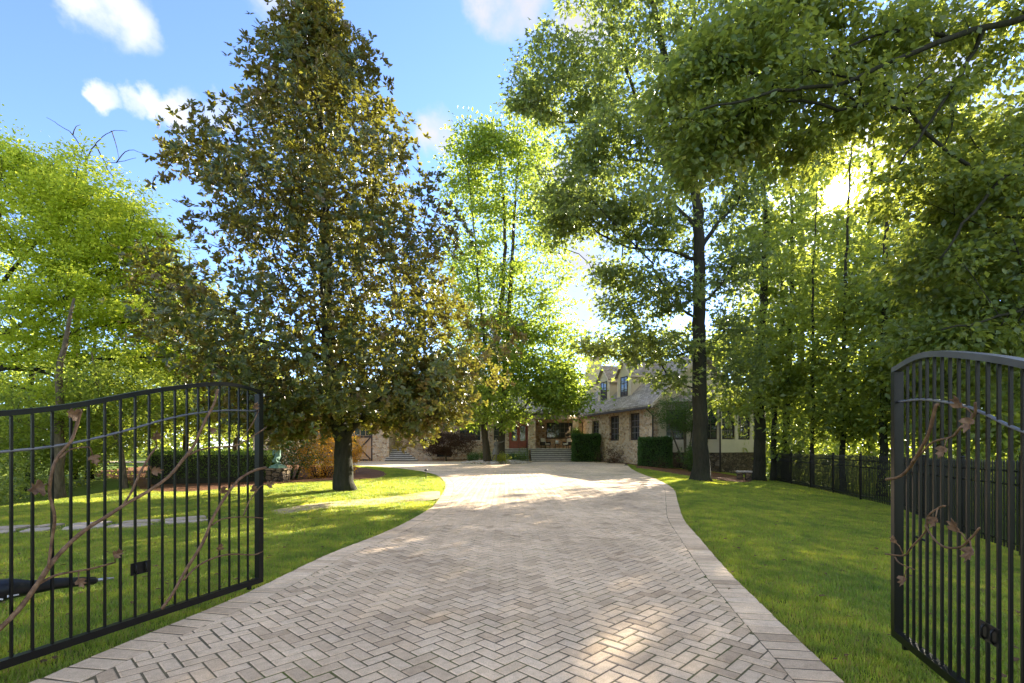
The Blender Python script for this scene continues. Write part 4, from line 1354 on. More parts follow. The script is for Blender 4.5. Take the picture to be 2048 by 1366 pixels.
leaf_mass("undergrowth", "tangled low undergrowth behind the iron fence", UG, .13, .55, M['left_leaf'], 79, 26, .5, .7)
yy = r.uniform(10, 32, 1300); xx = np.interp(yy, [0, 8, 11, 14, 18, 24, 30], [-16, -12.7, -12.0, -13.2, -15.5, -24, -30]) - .7 - r.exponential(4.0, 1300)
UG = np.column_stack([xx, yy, terrain(xx, yy) + r.rand(1300) ** 1.4 * 1.9])
leaf_mass("undergrowth", "shaded green undergrowth at the rim of the left wood", UG, .11, .55, M['wood_leaf'], 80, 26, .45, .7)


# ---- shrubs
def shrub(name, label, cat, c, rad, n, mat, m=24, size=.06, cr=.16, seed=1, stems=9, flat=.8, shell=.55, bark='bark_grey', kind="diamond", group=None, parts=("stems", "foliage"), rigid=0.0):
    c = Vector(c); r = np.random.RandomState(seed)
    root = empty(name, label, cat, c, group=group)
    A = blob(r, (c.x, c.y, c.z + rad[2] * .9), rad, n, shell)
    A = A[A[:, 2] > c.z + .03]
    T = Tree(seed, .3)
    for k in range(max(1, stems)):
        a = r.uniform(0, 6.28); q = r.uniform(.0, .22)
        p0 = Vector((c.x + rad[0] * q * math.cos(a), c.y + rad[1] * q * math.sin(a), c.z - .05))
        T.chain([p0, p0 + Vector((rad[0] * .25 * math.cos(a), rad[1] * .25 * math.sin(a), rad[2] * .5))], .02 * rad[2] + .008, .01, .15, attach=False)
    T.grow(A, .2, .02, .3)
    E, D = T.ends()
    plant(root, T, clusters(r, E, D, m, cr, flat, .15, .7, 1.3), M[mat], M[bark], size, .55, kind, .0035, .45, gap=False, names=("stems", "stems", "foliage"))
    return root


def gz(px, py):
    x, y = G(px, py)
    return (x, y, tz(x, y))


def at(px, d):
    x = (px - CX) / F * d
    return (x, d, tz(x, d))


def box_hedge(name, label, c, half, h, rot, n, seed, size=.05, mat='hedge', group=None):
    """clipped block: dense leaves in a slightly uneven skin round a dark twiggy heart"""
    r = np.random.RandomState(seed)
    root = empty(name, label, "hedge", c, (0, 0, rot), group)
    hx, hy = half
    pts, nr = [], []
    fa = np.array([2 * hy * h, 2 * hy * h, 2 * hx * h, 2 * hx * h, 4 * hx * hy]); fa = fa / fa.sum()
    f = r.choice(5, n, p=fa)
    u, v = r.uniform(-1, 1, n), r.uniform(0, 1, n)
    P = np.zeros((n, 3)); N = np.zeros((n, 3))
    for k, (ax_, sg) in enumerate(((0, -1), (0, 1), (1, -1), (1, 1))):
        q = f == k
        if ax_ == 0: P[q] = np.column_stack([np.full(q.sum(), sg * hx), u[q] * hy, v[q] * h])
        else: P[q] = np.column_stack([u[q] * hx, np.full(q.sum(), sg * hy), v[q] * h])
        N[q, ax_] = sg
    q = f == 4
    P[q] = np.column_stack([u[q] * hx, r.uniform(-1, 1, q.sum()) * hy, np.full(q.sum(), h)]); N[q, 2] = 1
    wob = np.sin(P[:, 0] * 3.1 + seed) * np.sin(P[:, 1] * 2.7) * np.sin(P[:, 2] * 3.7) * .05
    # rounded shoulders
    sh = np.clip((np.abs(P[:, 0]) / hx) ** 8 + (np.abs(P[:, 1]) / hy) ** 8 - 1, 0, 1) + np.clip(P[:, 2] / h, 0, 1) ** 10 * .5
    P = P + N * (wob * 1.6 - .14 * sh + r.normal(0, .035, n) - .04 * r.exponential(1, n))[:, None]
    ax_ = N * .5 + r.normal(0, .7, (n, 3)) + (0, 0, .25); nn = N + r.normal(0, .6, (n, 3)) + (0, 0, .3)
    L_ = size * r.uniform(.7, 1.3, n)
    link("foliage", leaf_mesh("foliage", P, ax_, nn, L_, L_ * .6, "diamond", (0, 0, 0)), root, M[mat])
    mb = MB().bbox(-hx + .16, hx - .16, -hy + .16, hy - .16, -.2, h - .16, .05)
    mb.build("twigs", M['bark_dark'], root)
    return root


x, y = G(430, 968)
box_hedge("clipped_hedge", "long low clipped hedge with shaded bare stems on the left lawn", (-10.9, 18.3, tz(-10.9, 18.3) + .25), (1.95, .75), .95, R(20), 12000, 7, .05, 'boxwood')
box_hedge("boxwood_block", "square clipped green hedge block beside the porch steps", (W(1172, 0, 43.0).x, 43.0, tz(6.4, 43) - .02), (1.12, 1.0), 2.35, R(-6), 15000, 8, .11, 'hedge', "clipped hedge blocks by the right wing")
box_hedge("boxwood_block", "square clipped green hedge block below the corner of the right wing", (W(1310, 0, 33.6).x, 33.6, tz(9.6, 33.6) - .02), (1.04, .85), 2.02, R(-14), 15000, 9, .09, 'hedge', "clipped hedge blocks by the right wing")
shrub("flame_shrub", "open red and gold leaved shrub with many thin stems left of the magnolia trunk", "shrub", (-8.1, 21.0, tz(-8.1, 21.0)), (1.6, 1.1, 1.15), 230, 'flame', 24, .085, .22, 301, 18, bark='bark_dark')
shrub("flame_shrub", "smaller gold leaved shrub half hidden behind the magnolia trunk", "shrub", (-8.25, 24.0, tz(-8.25, 24.0)), (1.1, .8, 1.1), 150, 'flame', 26, .085, .2, 302, 12, bark='bark_dark')
shrub("red_maple", "little dark red maple in front of the tan garage door", "shrub", at(708, 40), (.95, .8, 1.25), 90, 'flame', 22, .10, .3, 303, 4, bark='bark_dark')
shrub("dark_shrub", "dark green shrub under the left magnolia boughs", "shrub", (-8.75, 19.8, tz(-8.75, 19.8)), (1.0, .9, 1.15), 170, 'hedge', 22, .075, .26, 304, 9, bark='bark_dark')
shrub("weeping_maple", "dome shaped dark red weeping maple on a pale trunk before the front wall", "tree", (W(893, 0, 44).x, 44, tz(-5.8, 44) + .55), (2.35, 1.3, 1.15), 330, 'redmaple', 40, .12, .36, 305, 3, flat=.35, shell=.7, bark='bark_pale')
mb = MB().tube([Vector((W(893, 0, 44).x, 44, tz(-5.8, 44) - .1)), Vector((W(891, 0, 44).x, 44, .8)), Vector((W(894, 0, 44).x, 44, 1.5))], [.085, .07, .05], 8)
wm = bpy.data.objects["weeping_maple"]; mb.v = [(a - wm.location.x, b - wm.location.y, c - wm.location.z) for a, b, c in mb.v]; mb.build("trunk", M['bark_pale'], wm)
cm = shrub("crape_myrtle", "multi stem small tree with a rounded crown at the corner of the right wing", "tree", (W(1372, 0, 33.2).x, 33.2, tz(11.5, 33.2) + 2.6), (1.75, 1.3, 1.15), 260, 'crape', 34, .10, .36, 306, 5, bark='bark_pale')
mb = MB()
for dx, tx, ty in ((-.10, -1.0, .2), (.0, -.3, -.3), (.12, .4, .2), (.2, .9, -.2), (-.02, .1, .3)):
    mb.tube([(dx, 0, -2.75), (dx + tx * .25, ty * .3, -1.6), (dx + tx * .7, ty * .7, -.4), (dx + tx, ty, .7)], [.075, .06, .05, .03], 7)
mb.build("trunk", M['bark_pale'], cm)
shrub("laurel_shrub", "upright pale green shrub left of the oak trunk", "shrub", at(1384, 30), (.62, .55, .95), 90, 'crape', 26, .10, .22, 307, 6)
shrub("bare_rose_bush", "thin leggy rose bush in straw before the right hedge block", "shrub", at(1328, 31.5), (.65, .5, .42), 40, 'redmaple', 10, .06, .16, 308, 7, bark='bark_pale')
shrub("lavender_bush", "wispy grey green bush between the two hedge blocks", "shrub", at(1222, 39), (1.1, .8, .6), 120, 'redmaple', 22, .07, .25, 309, 9, bark='bark_pale')
IG = "low mounds planted in the stone island"
for k_, (px_, d_, rx, rz, mt, lb) in enumerate(((947, 39.6, .42, .32, 'hedge', "small dark green mound at the left end of the stone island"), (971, 40.5, .46, .36, 'boxwood', "green mound behind the left side of the statue"),
                              (1003, 37.2, .62, .32, 'lime', "bright lime mound right of the girl statue"), (1042, 39.6, .52, .40, 'boxwood', "rounded green mound at the right end of the island"), (1024, 40.8, .5, .26, 'hedge', "flat green mound just right of the island trunks"))):
    shrub("mound_plant", lb, "plant", (W(px_, 0, d_).x, d_, tz(W(px_, 0, d_).x, d_) + .18), (rx, rx * .8, rz), 70, mt, 26, .07, .16, 320 + k_, 5, group=IG)
# ------------------------------------------------------------------ the house
H = empty("stone_house", "long stone house with grey shingle roof, two dormers and red double doors", "house", (0, 47, 0.2))


def part(mb, name, mat, parent=None, frame=None):
    """mesh given in world coordinates (or in the wing's frame) under the house"""
    o = mb.build(name, mat)
    o.parent = parent or H
    if frame is not None:
        o.matrix_world = frame
        o.matrix_parent_inverse = Matrix.Identity(4)
        o.matrix_basis = (parent or H).matrix_world.inverted() @ frame if parent is None else Matrix.Identity(4)
    elif parent is None:
        o.matrix_parent_inverse = Matrix.Translation(-Vector(H.location))
    return o


def X(px, d=47.0):
    return (px - CX) / F * d


def Zp(py, d=47.0):
    return EYE - (py - HOR) / F * d


H.matrix_world = Matrix.Translation(H.location)


def wall_with_holes(x0, x1, z0, z1, holes, y0, y1, mat, name="stone_wall", frame=None, label=None):
    """a wall in the xz plane, thick from y0 to y1, with rectangular openings (x0,x1,z0,z1)"""
    mb = MB()
    xs_ = sorted({x0, x1, *[h[0] for h in holes], *[h[1] for h in holes]})
    zs_ = sorted({z0, z1, *[h[2] for h in holes], *[h[3] for h in holes]})
    for a, b in zip(xs_[:-1], xs_[1:]):
        run = None
        for c, d in zip(zs_[:-1], zs_[1:]):
            hole = any(h[0] - 1e-6 <= a and b <= h[1] + 1e-6 and h[2] - 1e-6 <= c and d <= h[3] + 1e-6 for h in holes)
            if not hole:
                run = (run[0], d) if run else (c, d)
            if hole or d == zs_[-1]:
                if run: mb.box(a, b, y0, y1, *run); run = None
    o = part(mb, name, mat, frame=frame)
    if label: o["label"] = label
    return o


def window(x0, x1, z0, z1, y, nx_, nz_, frame=None, fw=.07, mw=.03, mat='dark_wood', sill=True, name="window"):
    """casement: outer frame (part) with panes and glazing bars (sub-parts); outside is -y"""
    mb = MB()
    mb.box(x0, x0 + fw, y, y + .09, z0, z1).box(x1 - fw, x1, y, y + .09, z0, z1).box(x0 + fw, x1 - fw, y, y + .09, z1 - fw, z1).box(x0 + fw, x1 - fw, y, y + .09, z0, z0 + fw)
    if sill: mb.box(x0 - .06, x1 + .06, y - .11, y + .05, z0 - .09, z0 - .002)
    f = part(mb, name, M[mat], frame=frame)
    gx0, gx1, gz0, gz1 = x0 + fw, x1 - fw, z0 + fw, z1 - fw
    pw, ph = (gx1 - gx0) / nx_, (gz1 - gz0) / nz_
    for i in range(nx_):
        for j in range(nz_):
            q = MB().box(gx0 + i * pw + mw * .4, gx0 + (i + 1) * pw - mw * .4, y + .045, y + .055, gz0 + j * ph + mw * .4, gz0 + (j + 1) * ph - mw * .4)
            o = q.build("pane", M['glass'], f)
    for i in range(1, nx_):
        MB().box(gx0 + i * pw - mw / 2, gx0 + i * pw + mw / 2, y + .025, y + .075, gz0, gz1).build("glazing_bar", M['muntin'], f)
    for j in range(1, nz_):
        MB().box(gx0, gx1, y + .03, y + .07, gz0 + j * ph - mw / 2, gz0 + j * ph + mw / 2).build("glazing_bar", M['muntin'], f)
    return f


EAVE = 4.75
# main front wall, y = 47, set back behind the porch
gnd = RISE * 47
x_l, x_in = X(785), 6.7
hw = [(X(918), X(962), Zp(882), Zp(848)), (X(986), X(1008), Zp(882), Zp(850)), (X(873), X(903), Zp(914), Zp(894)), (X(1018), X(1056), Zp(897), Zp(845))]
wall_with_holes(x_l, X(1057), gnd - .4, EAVE, hw, 47, 47.4, M['fieldstone'])
# dark rooms behind the openings, so that glass has something to look into
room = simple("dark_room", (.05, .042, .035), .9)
rm = MB().box(x_l, X(1057) + .3, 48.6, 48.7, gnd - .4, EAVE)
part(rm, "inner_wall", room)
window(*hw[0], 47.12, 4, 3, mat='cream_trim')
window(*hw[1], 47.12, 2, 3, mat='cream_trim')
window(*hw[2], 47.15, 2, 1, mat='dark_wood', sill=False)

# front doors: two stained leaves with tall glass
dx0, dx1, dz0, dz1 = hw[3]
fr = MB().box(dx0, dx0 + .1, 47.05, 47.2, dz0, dz1).box(dx1 - .1, dx1, 47.05, 47.2, dz0, dz1).box(dx0 + .1, dx1 - .1, 47.05, 47.2, dz1 - .12, dz1)
part(fr, "door_frame", M['red_door'])
mid = (dx0 + dx1) / 2
for a, b in ((dx0 + .105, mid - .01), (mid + .01, dx1 - .105)):
    lf = MB().box(a, a + .14, 47.08, 47.15, dz0 + .02, dz1 - .13).box(b - .14, b, 47.08, 47.15, dz0 + .02, dz1 - .13)
    lf.box(a + .14, b - .14, 47.08, 47.15, dz0 + .02, dz0 + .72).box(a + .14, b - .14, 47.08, 47.15, dz1 - .3, dz1 - .13)
    for k in range(1, 5): lf.box(a + .14 + (b - a - .28) * k / 5 - .006, a + .14 + (b - a - .28) * k / 5 + .006, 47.07, 47.079, dz0 + .12, dz0 + .66)
    do = part(lf, "door", M['red_door'])
    MB().box(a + .145, b - .145, 47.11, 47.12, dz0 + .722, dz1 - .302).build("pane", M['glass'], do)
    hx = b - .09 if a < mid - .3 else a + .09
    MB().tube([(hx, 47.02, dz0 + .95), (hx, 47.02, dz0 + 1.25)], .018, 6).build("handle", M['zinc'], do)

# porch: floor, back wall with the wide window, columns, beam, ceiling
pf = Zp(897)
PX0, PX1 = X(1057), X(1162)
part(MB().box(X(1008), PX1 + .4, 45.35, 47.0, gnd - .2, pf - .06), "porch_base", M['fieldstone'])
part(MB().box(X(1006), PX1 + .42, 45.30, 49.4, pf - .058, pf), "porch_floor", M['step'])
pw_ = (X(1093, 49), X(1148, 49), Zp(876, 49), Zp(845, 49))
wall_with_holes(PX0, x_in + .6, pf, EAVE, [pw_], 49.0, 49.3, M['fieldstone'])
window(*pw_, 49.1, 6, 3, mat='dark_wood')
part(MB().box(PX0, x_in + .6, 50.2, 50.3, pf, EAVE), "inner_wall", room)
part(MB().box(PX0, PX0 + .35, 47.4, 49.0, pf, EAVE), "side_wall", M['fieldstone'])
for a, b in ((1056, 1071), (1145, 1157)):
    part(MB().bbox(X(a, 45.9), X(b, 45.9), 45.6, 46.25, pf, Zp(838, 45.9), .02), "stone_column", M['fieldstone'])
part(MB().box(X(1054), PX1 + .5, 45.55, 46.3, Zp(838, 45.9), EAVE - .08), "porch_beam", M['taupe'])
part(MB().box(X(1054), x_in + .6, 46.31, 48.99, EAVE - .16, EAVE - .1), "porch_ceiling", M['taupe'])

# steps: a low flight to the doors and a broad one to the porch
def flight(x0, x1, y_top, z_top, z_bot, n, going=.34, skew=0.0):
    h = (z_top - z_bot) / n
    st = MB()
    for k in range(n):
        st.box(x0 + .02, x1 - .02 + skew * k, y_top - (k + 1) * going, y_top - k * going - .0015, z_bot - .2, z_top - k * h - .062)
    f = part(st, "steps", M['riser'])
    for k in range(n):
        y1 = y_top + .001 - k * going; z = z_top - .002 - k * h
        s1 = MB().bbox(x0, x1 + skew * k, y1 - going - .035, y1 - .036, z - .058, z, .012)
        s1.build("step", M['step'], f)
    return f


flight(X(1010), X(1055), 45.28, pf - .003, RISE * 43, 6, .3)
flight(X(1061, 45), X(1147, 45), 45.28, pf - .003, RISE * 42, 7, .36)
# left flight beside the garage: rises to a landing with a dark door
lz = Zp(895, 45.5)
part(MB().box(X(777, 45.5), X(803, 45.5), 45.6, 47.0, gnd - .2, lz), "landing", M['fieldstone'])
flight(X(779, 45.5), X(803, 45.5), 45.58, lz - .003, RISE * 43.5, 7, .26, .30)
part(MB().extrude([(X(803, 45.5), 45.8, gnd - .2), (X(852, 45.5) + .5, 45.8, gnd - .2), (X(852, 45.5) + .5, 45.8, .45), (X(803, 45.5), 45.8, lz + .45)], (0, .4, 0)), "stair_wall", M['fieldstone'])
part(MB().box(X(778, 46.9), X(784, 46.9), 46.7, 46.9, lz, lz + 2.2), "side_door", M['red_door'])

# garage wing at the left: stone pier and tan braced door
gy = 44.2
gd = (X(640, gy), X(745, gy), RISE * gy, Zp(851, gy))
wall_with_holes(X(560, gy), X(778, gy), gnd - .4, Zp(826, gy), [gd], gy, gy + .4, M['fieldstone'])
part(MB().box(X(778, gy) - .4, X(778, gy) - .002, gy + .401, 47.2, gnd - .4, Zp(826, gy)), "side_wall", M['fieldstone'])
mid = (gd[0] + gd[1]) / 2
for a, b in ((gd[0], mid - .01), (mid + .01, gd[1])):
    h_ = gd[3] - gd[2]
    pan = part(MB().box(a, b, gy + .2, gy + .26, gd[2], gd[3]), "garage_door", M['tan_panel'])
    fr = MB().box(a, a + .17, gy + .15, gy + .199, gd[2], gd[3]).box(b - .17, b, gy + .15, gy + .199, gd[2], gd[3]).box(a + .17, b - .17, gy + .15, gy + .199, gd[2], gd[2] + .17)
    zt = gd[2] + h_ * .66
    fr.box(a + .17, b - .17, gy + .15, gy + .199, zt, zt + .17).box(a + .17, b - .17, gy + .15, gy + .199, gd[3] - .12, gd[3])
    fr.build("door_frame", M['dark_wood'], pan)
    for s in (0, 1):
        xa, xb = (a + .17, b - .17) if s == 0 else (b - .17, a + .17)
        w = .16 if s == 0 else -.16
        MB().extrude([(xa, gy + .165 - s * .006, zt), (xa + w, gy + .165 - s * .006, zt), (xb, gy + .165 - s * .006, gd[2] + .17), (xb - w, gy + .165 - s * .006, gd[2] + .17)], (0, .03, 0)).build("brace", M['dark_wood'], pan)
    for k in range(4):
        wv = (b - a - .34) / 4
        MB().box(a + .17 + k * wv + .03, a + .17 + (k + 1) * wv - .03, gy + .185, gy + .198, zt + .2, gd[3] - .15).build("pane", M['glass'], pan)


def gable_roof(x0, x1, y0, y1, ze, zr, over=.5, mat=None, name="roof", frame=None, thick=.14, parent=None):
    """ridge along x"""
    ym = (y0 + y1) / 2
    s = (zr - ze) / (ym - y0)
    a, b, zo = y0 - over, y1 + over, ze - s * over
    mb = MB().extrude([(x0, a, zo), (x0, ym, zr), (x0, b, zo), (x0, b, zo + thick), (x0, ym, zr + thick * 1.2), (x0, a, zo + thick)], (x1 - x0, 0, 0))
    return part(mb, name, mat, parent, frame)


gable_roof(X(556, gy), X(781, gy), gy, gy + 6.5, Zp(826, gy), Zp(826, gy) + 2.4, .45, M['shingle_x'])
gable_roof(x_l - .3, x_in + 1.2, 46.0, 57.5, EAVE, 7.6, .5, M['shingle_x'])
part(MB().box(x_l - .3, X(1165), 45.42, 45.56, EAVE - .40, EAVE - .26), "gutter", M['gutter'])
part(MB().box(x_l - .3, X(1054) - .01, 45.57, 47.0, EAVE - .43, EAVE - .30), "soffit", M['taupe'])
# gable dormer of the main roof half seen through leaves
for cx_ in (X(952, 48), X(860, 48)):
    part(MB().extrude([(cx_ - 1.3, 46.6, 4.9), (cx_ + 1.3, 46.6, 4.9), (cx_ + 1.3, 46.6, 5.7), (cx_, 46.6, 6.9), (cx_ - 1.3, 46.6, 5.7)], (0, 3.0, 0)), "gable_dormer", M['cream'])
# cream chimney and its cap between main roof and wing
chx = W(1189, 0, 52.2).x
part(MB().extrude([(chx - .95, 51.9, 6.0), (chx + .95, 51.9, 6.0), (chx + .95, 51.9, 9.1), (chx + .5, 51.9, 10.6), (chx - .5, 51.9, 10.6), (chx - .95, 51.9, 9.1)], (0, 1.2, 0)), "chimney", M['cream'])
part(MB().box(chx - .6, chx + .6, 51.8, 53.2, 10.602, 10.8).lathe([(.28, 0), (.24, .5), (.05, 1.0)], 8, (chx, 52.5, 10.8)), "chimney_cap", M['taupe'])

# ---- right wing, in its own frame: x along the wall towards the viewer, y to the right of it
ang = math.atan2(-.95, .30)
FR = Matrix.Translation(Vector((6.5, 46.0, 0))) @ Matrix.Rotation(ang, 4, 'Z')
WL = 11.5
wz0, wz1 = -.5, 4.62
wins = [(1.9, 3.2, 2.3, 3.75), (5.05, 6.6, 1.95, 3.95), (8.15, 9.6, 1.95, 3.98)]
wall_with_holes(0, WL, wz0, wz1, wins, 0, .35, M['fieldstone'], frame=FR)
for w_ in wins:
    window(*w_, .16, 3, 4, frame=FR, fw=.1, mw=.045)
    part(MB().box(w_[0] - .25, w_[1] + .25, 1.6, 1.7, w_[2] - .4, w_[3] + .3), "inner_wall", room, frame=FR)
# gable end
RG, HWD = 8.15, 3.75
part(MB().extrude([(WL - .35, .352, wz0), (WL - .35, 2 * HWD, wz0), (WL - .35, 2 * HWD, wz1), (WL - .35, HWD, RG - .12), (WL - .35, .352, wz1 + .3)], (.348, 0, 0)), "gable_wall", M['cream'], frame=FR)
part(MB().box(-2, WL - .36, 2 * HWD - .35, 2 * HWD, wz0, wz1), "stone_wall", M['fieldstone'], frame=FR)
gable_roof(-1.2, WL + .45, 0, 2 * HWD, wz1 + .12, RG, .5, M['shingle_x'], frame=FR)
sl = (RG - wz1 - .12) / HWD
for xx_ in (-1.26, WL + .455):
    part(MB().extrude([(xx_, -.52, wz1 + .12 - sl * .52 - .12), (xx_, HWD, RG - .10), (xx_, HWD, RG + .18), (xx_, -.52, wz1 + .12 - sl * .52 + .16)], (.05, 0, 0)), "bargeboard", M['cream_trim'], frame=FR)
part(MB().box(-1.2, WL + .45, -.64, -.505, wz1 - .50, wz1 - .36), "gutter", M['gutter'], frame=FR)
part(MB().box(-1.2, WL + .45, -.50, -.002, wz1 - .42, wz1 - .33), "soffit", M['taupe'], frame=FR)
part(MB().tube([(WL - .1, -.57, wz1 - .5), (WL - .08, -.3, wz1 - .75), (WL - .06, -.08, wz1 - .95), (WL - .06, -.07, .1)], .05, 8), "downspout", M['gutter'], frame=FR)
part(MB().tube([(.1, -.57, wz1 - .5), (.08, -.3, wz1 - .75), (.08, -.08, wz1 - .95), (.08, -.07, .1)], .05, 8), "downspout", M['gutter'], frame=FR)
# dormers
for dc, dw in ((2.75, .98), (6.2, 1.02)):
    y0 = .72; z0 = wz1 + .12 + sl * y0; ze, za = z0 + 1.85, z0 + 2.95
    yb = (ze - wz1 - .12) / sl; yr = min(HWD, (za - wz1 - .12) / sl)
    d = MB().extrude([(dc - dw, y0, z0 - .15), (dc + dw, y0, z0 - .15), (dc + dw, y0, ze), (dc, y0, za), (dc - dw, y0, ze)], (0, .12, 0))
    for s in (-1, 1):
        d.extrude([(dc + s * (dw - .002), y0 + .12, z0 - .1), (dc + s * (dw - .002), yb + .1, ze), (dc + s * (dw - .002), y0 + .12, ze)], (-s * .1, 0, 0))
    dm = part(d, "dormer", M['cream'], frame=FR)
    rf = MB()
    for s in (-1, 1):
        e = .22
        p = [(dc, y0 - .25, za + .06), (dc, yr + .3, za + .06), (dc + s * (dw + e), yb + .35, ze - e * 1.1 + .06), (dc + s * (dw + e), y0 - .25, ze - e * 1.1 + .06)]
        rf.extrude(p if s < 0 else p[::-1], (0, 0, .13))
    rf.build("dormer_roof", M['shingle_y'], dm)
    tb = MB()
    for s in (-1, 1):
        tb.extrude([(dc, y0 - .262, za + .02), (dc, y0 - .262, za + .2), (dc + s * (dw + .26), y0 - .262, ze - .10), (dc + s * (dw + .26), y0 - .262, ze - .28)], (0, .011, 0))
        tb.box(dc + s * (dw + .2) - .03, dc + s * (dw + .2) + .03, y0 - .249, yb + .2, ze - .30, ze - .14)
        tb.box(dc + s * dw - .07, dc + s * dw + .07, y0 - .03, y0 - .002, z0 - .15, ze - .15)
    tb.box(dc - dw - .1, dc + dw + .1, y0 - .06, y0 - .031, z0 - .22, z0 - .05)
    tb.build("dormer_trim", M['cream_trim'], dm)
    wx0, wx1, wa, wb = dc - .55, dc + .55, z0 + .12, z0 + 1.72
    wm_ = MB().box(wx0, wx0 + .08, y0 - .05, y0 - .004, wa, wb).box(wx1 - .08, wx1, y0 - .05, y0 - .004, wa, wb).box(wx0 + .08, wx1 - .08, y0 - .05, y0 - .004, wb - .08, wb).box(wx0 + .08, wx1 - .08, y0 - .05, y0 - .004, wa, wa + .08)
    wm_.box(dc - .03, dc + .03, y0 - .045, y0 - .004, wa + .08, wb - .08)
    for k in (1, 2): wm_.box(wx0 + .08, dc - .03, y0 - .04, y0 - .004, wa + (wb - wa) * k / 3 - .02, wa + (wb - wa) * k / 3 + .02).box(dc + .03, wx1 - .08, y0 - .04, y0 - .004, wa + (wb - wa) * k / 3 - .02, wa + (wb - wa) * k / 3 + .02)
    wm_.build("window_frame", M['dark_wood'], dm)
    MB().box(wx0 + .081, wx1 - .081, y0 - .022, y0 - .014, wa + .081, wb - .081).build("pane", M['glass'], dm)

# ---- sunroom at the right: cream panels and windows on a stone base
fp = [(10.55, 35.5), (13.75, 33.0), (18.6, 36.6), (16.4, 41.0), (12.5, 41.0)]
zb, zs, zw, zt = 1.06, 1.95, 4.05, 4.55
cen = np.mean(fp, 0)
base = part(MB().prism([tuple(np.array(p) * .985 + cen * .015) for p in fp], -1.6, zb), "stone_base", M['darkstone'])
part(MB().prism([tuple(np.array(p) * 1.0) for p in fp], zb + .003, zs), "cream_panel_wall", M['cream'])
part(MB().prism(fp, zw, zt), "fascia", M['taupe'])
part(MB().prism([tuple(np.array(p) * .8 + cen * .2) for p in fp], zs + .003, zw - .003), "inner_wall", room)
top = (*cen, 6.5)
ov = [tuple(np.array(p) * 1.06 - cen * .06) + (zt + .003,) for p in fp]
mbr = MB(); mbr.add(ov + [top], [(i, (i + 1) % 5, 5) for i in range(5)] + [(4, 3, 2, 1, 0)])
part(mbr, "roof", M['shingle_x'])
for (p, q), nb in (((fp[0], fp[1]), 2), ((fp[1], fp[2]), 3)):
    p, q = Vector((*p, 0)), Vector((*q, 0)); L_ = (q - p).length; a = math.atan2((q - p).y, (q - p).x)
    Fm = Matrix.Translation(p) @ Matrix.Rotation(a, 4, 'Z')
    m_ = MB()
    bw = L_ / nb
    for k in range(nb + 1):
        c_ = k * bw
        m_.box(max(0.01, c_ - .22), min(L_ - .01, c_ + .22), .004, .12, zs + .002, zw - .002)
    part(m_, "corner_post", M['cream'], frame=Fm)
    for k in range(nb):
        window(k * bw + .222, (k + 1) * bw - .222, zs + .03, zw - .03, .05, 4, 4, frame=Fm, sill=False, mw=.035)
dp = Vector((*fp[1], 0))
part(MB().tube([(dp.x - .05, dp.y - .09, zt), (dp.x - .05, dp.y - .09, -.3)], .055, 8), "downspout", M['gutter'])

# lit floodlights under the porch eave
fb = Vector((W(1145, 0, 45.45).x, 45.45, Zp(831, 45.45)))
fl_ = MB().box(fb.x - .12, fb.x + .12, fb.y, fb.y + .098, fb.z + .09, fb.z + .15)
for s in (-1, 1): fl_.lathe([(.03, .05), (.07, 0), (.085, -.04)], 10, (fb.x + s * .13, fb.y - .03, fb.z + .03))
fo = part(fl_, "floodlight", M['cream_trim'])
for s in (-1, 1): MB().lathe([(.02, -.075), (.07, -.06), (.075, -.042)], 10, (fb.x + s * .13, fb.y - .03, fb.z + .03)).build("bulb", M['lamp'], fo)

# railings of the steps
for x_, nm in ((X(1054, 44.5), 0), (X(1147.5, 44.0), 1)):
    rl = MB().tube([(x_, 45.2, pf), (x_, 45.2, pf + .95), (x_, 43.1, RISE * 43 + 1.0), (x_, 43.1, RISE * 43)], .022, 6)
    for k in range(1, 6):
        yy_ = 45.2 - k * .35; zz_ = pf - k * .35 * .55
        rl.tube([(x_, yy_, max(.2, zz_ - .05)), (x_, yy_, zz_ + .93)], .01, 4)
    part(rl, "step_railing", M['iron'])

# little outbuilding with a reddish roof behind the magnolia's left boughs
ob = empty("garden_outbuilding", "small outbuilding with reddish roof half hidden behind the magnolia", "outbuilding", (W(552, 0, 41).x, 41, RISE * 41))
MB().box(-1.9, 1.9, 0, 3.5, -.3, 2.4).build("wall", M['fieldstone'], ob)
rr = MB()
for s in (0, 1):
    for k in range(7):
        f0, f1 = k / 7, (k + 1) / 7
        ya, yb_ = (-.4 + 2.15 * f0, -.4 + 2.15 * f1) if s == 0 else (3.9 - 2.15 * f0, 3.9 - 2.15 * f1)
        za_, zb_ = 2.35 + 1.35 * f0, 2.35 + 1.35 * f1
        rr.add([(-2.2, ya, za_ + .05), (2.2, ya, za_ + .05), (2.2, yb_, zb_), (-2.2, yb_, zb_), (-2.2, ya, za_ - .02), (2.2, ya, za_ - .02)], [(0, 1, 2, 3), (4, 5, 1, 0)])
rr.build("roof", simple("reddish_tiles", (.42, .17, .10), .85, .2, 0, .3, 6, .4, .01), ob)
MB().box(-.45, .45, -.03, -.002, -.02, 2.0).build("door", M['dark_wood'], ob)
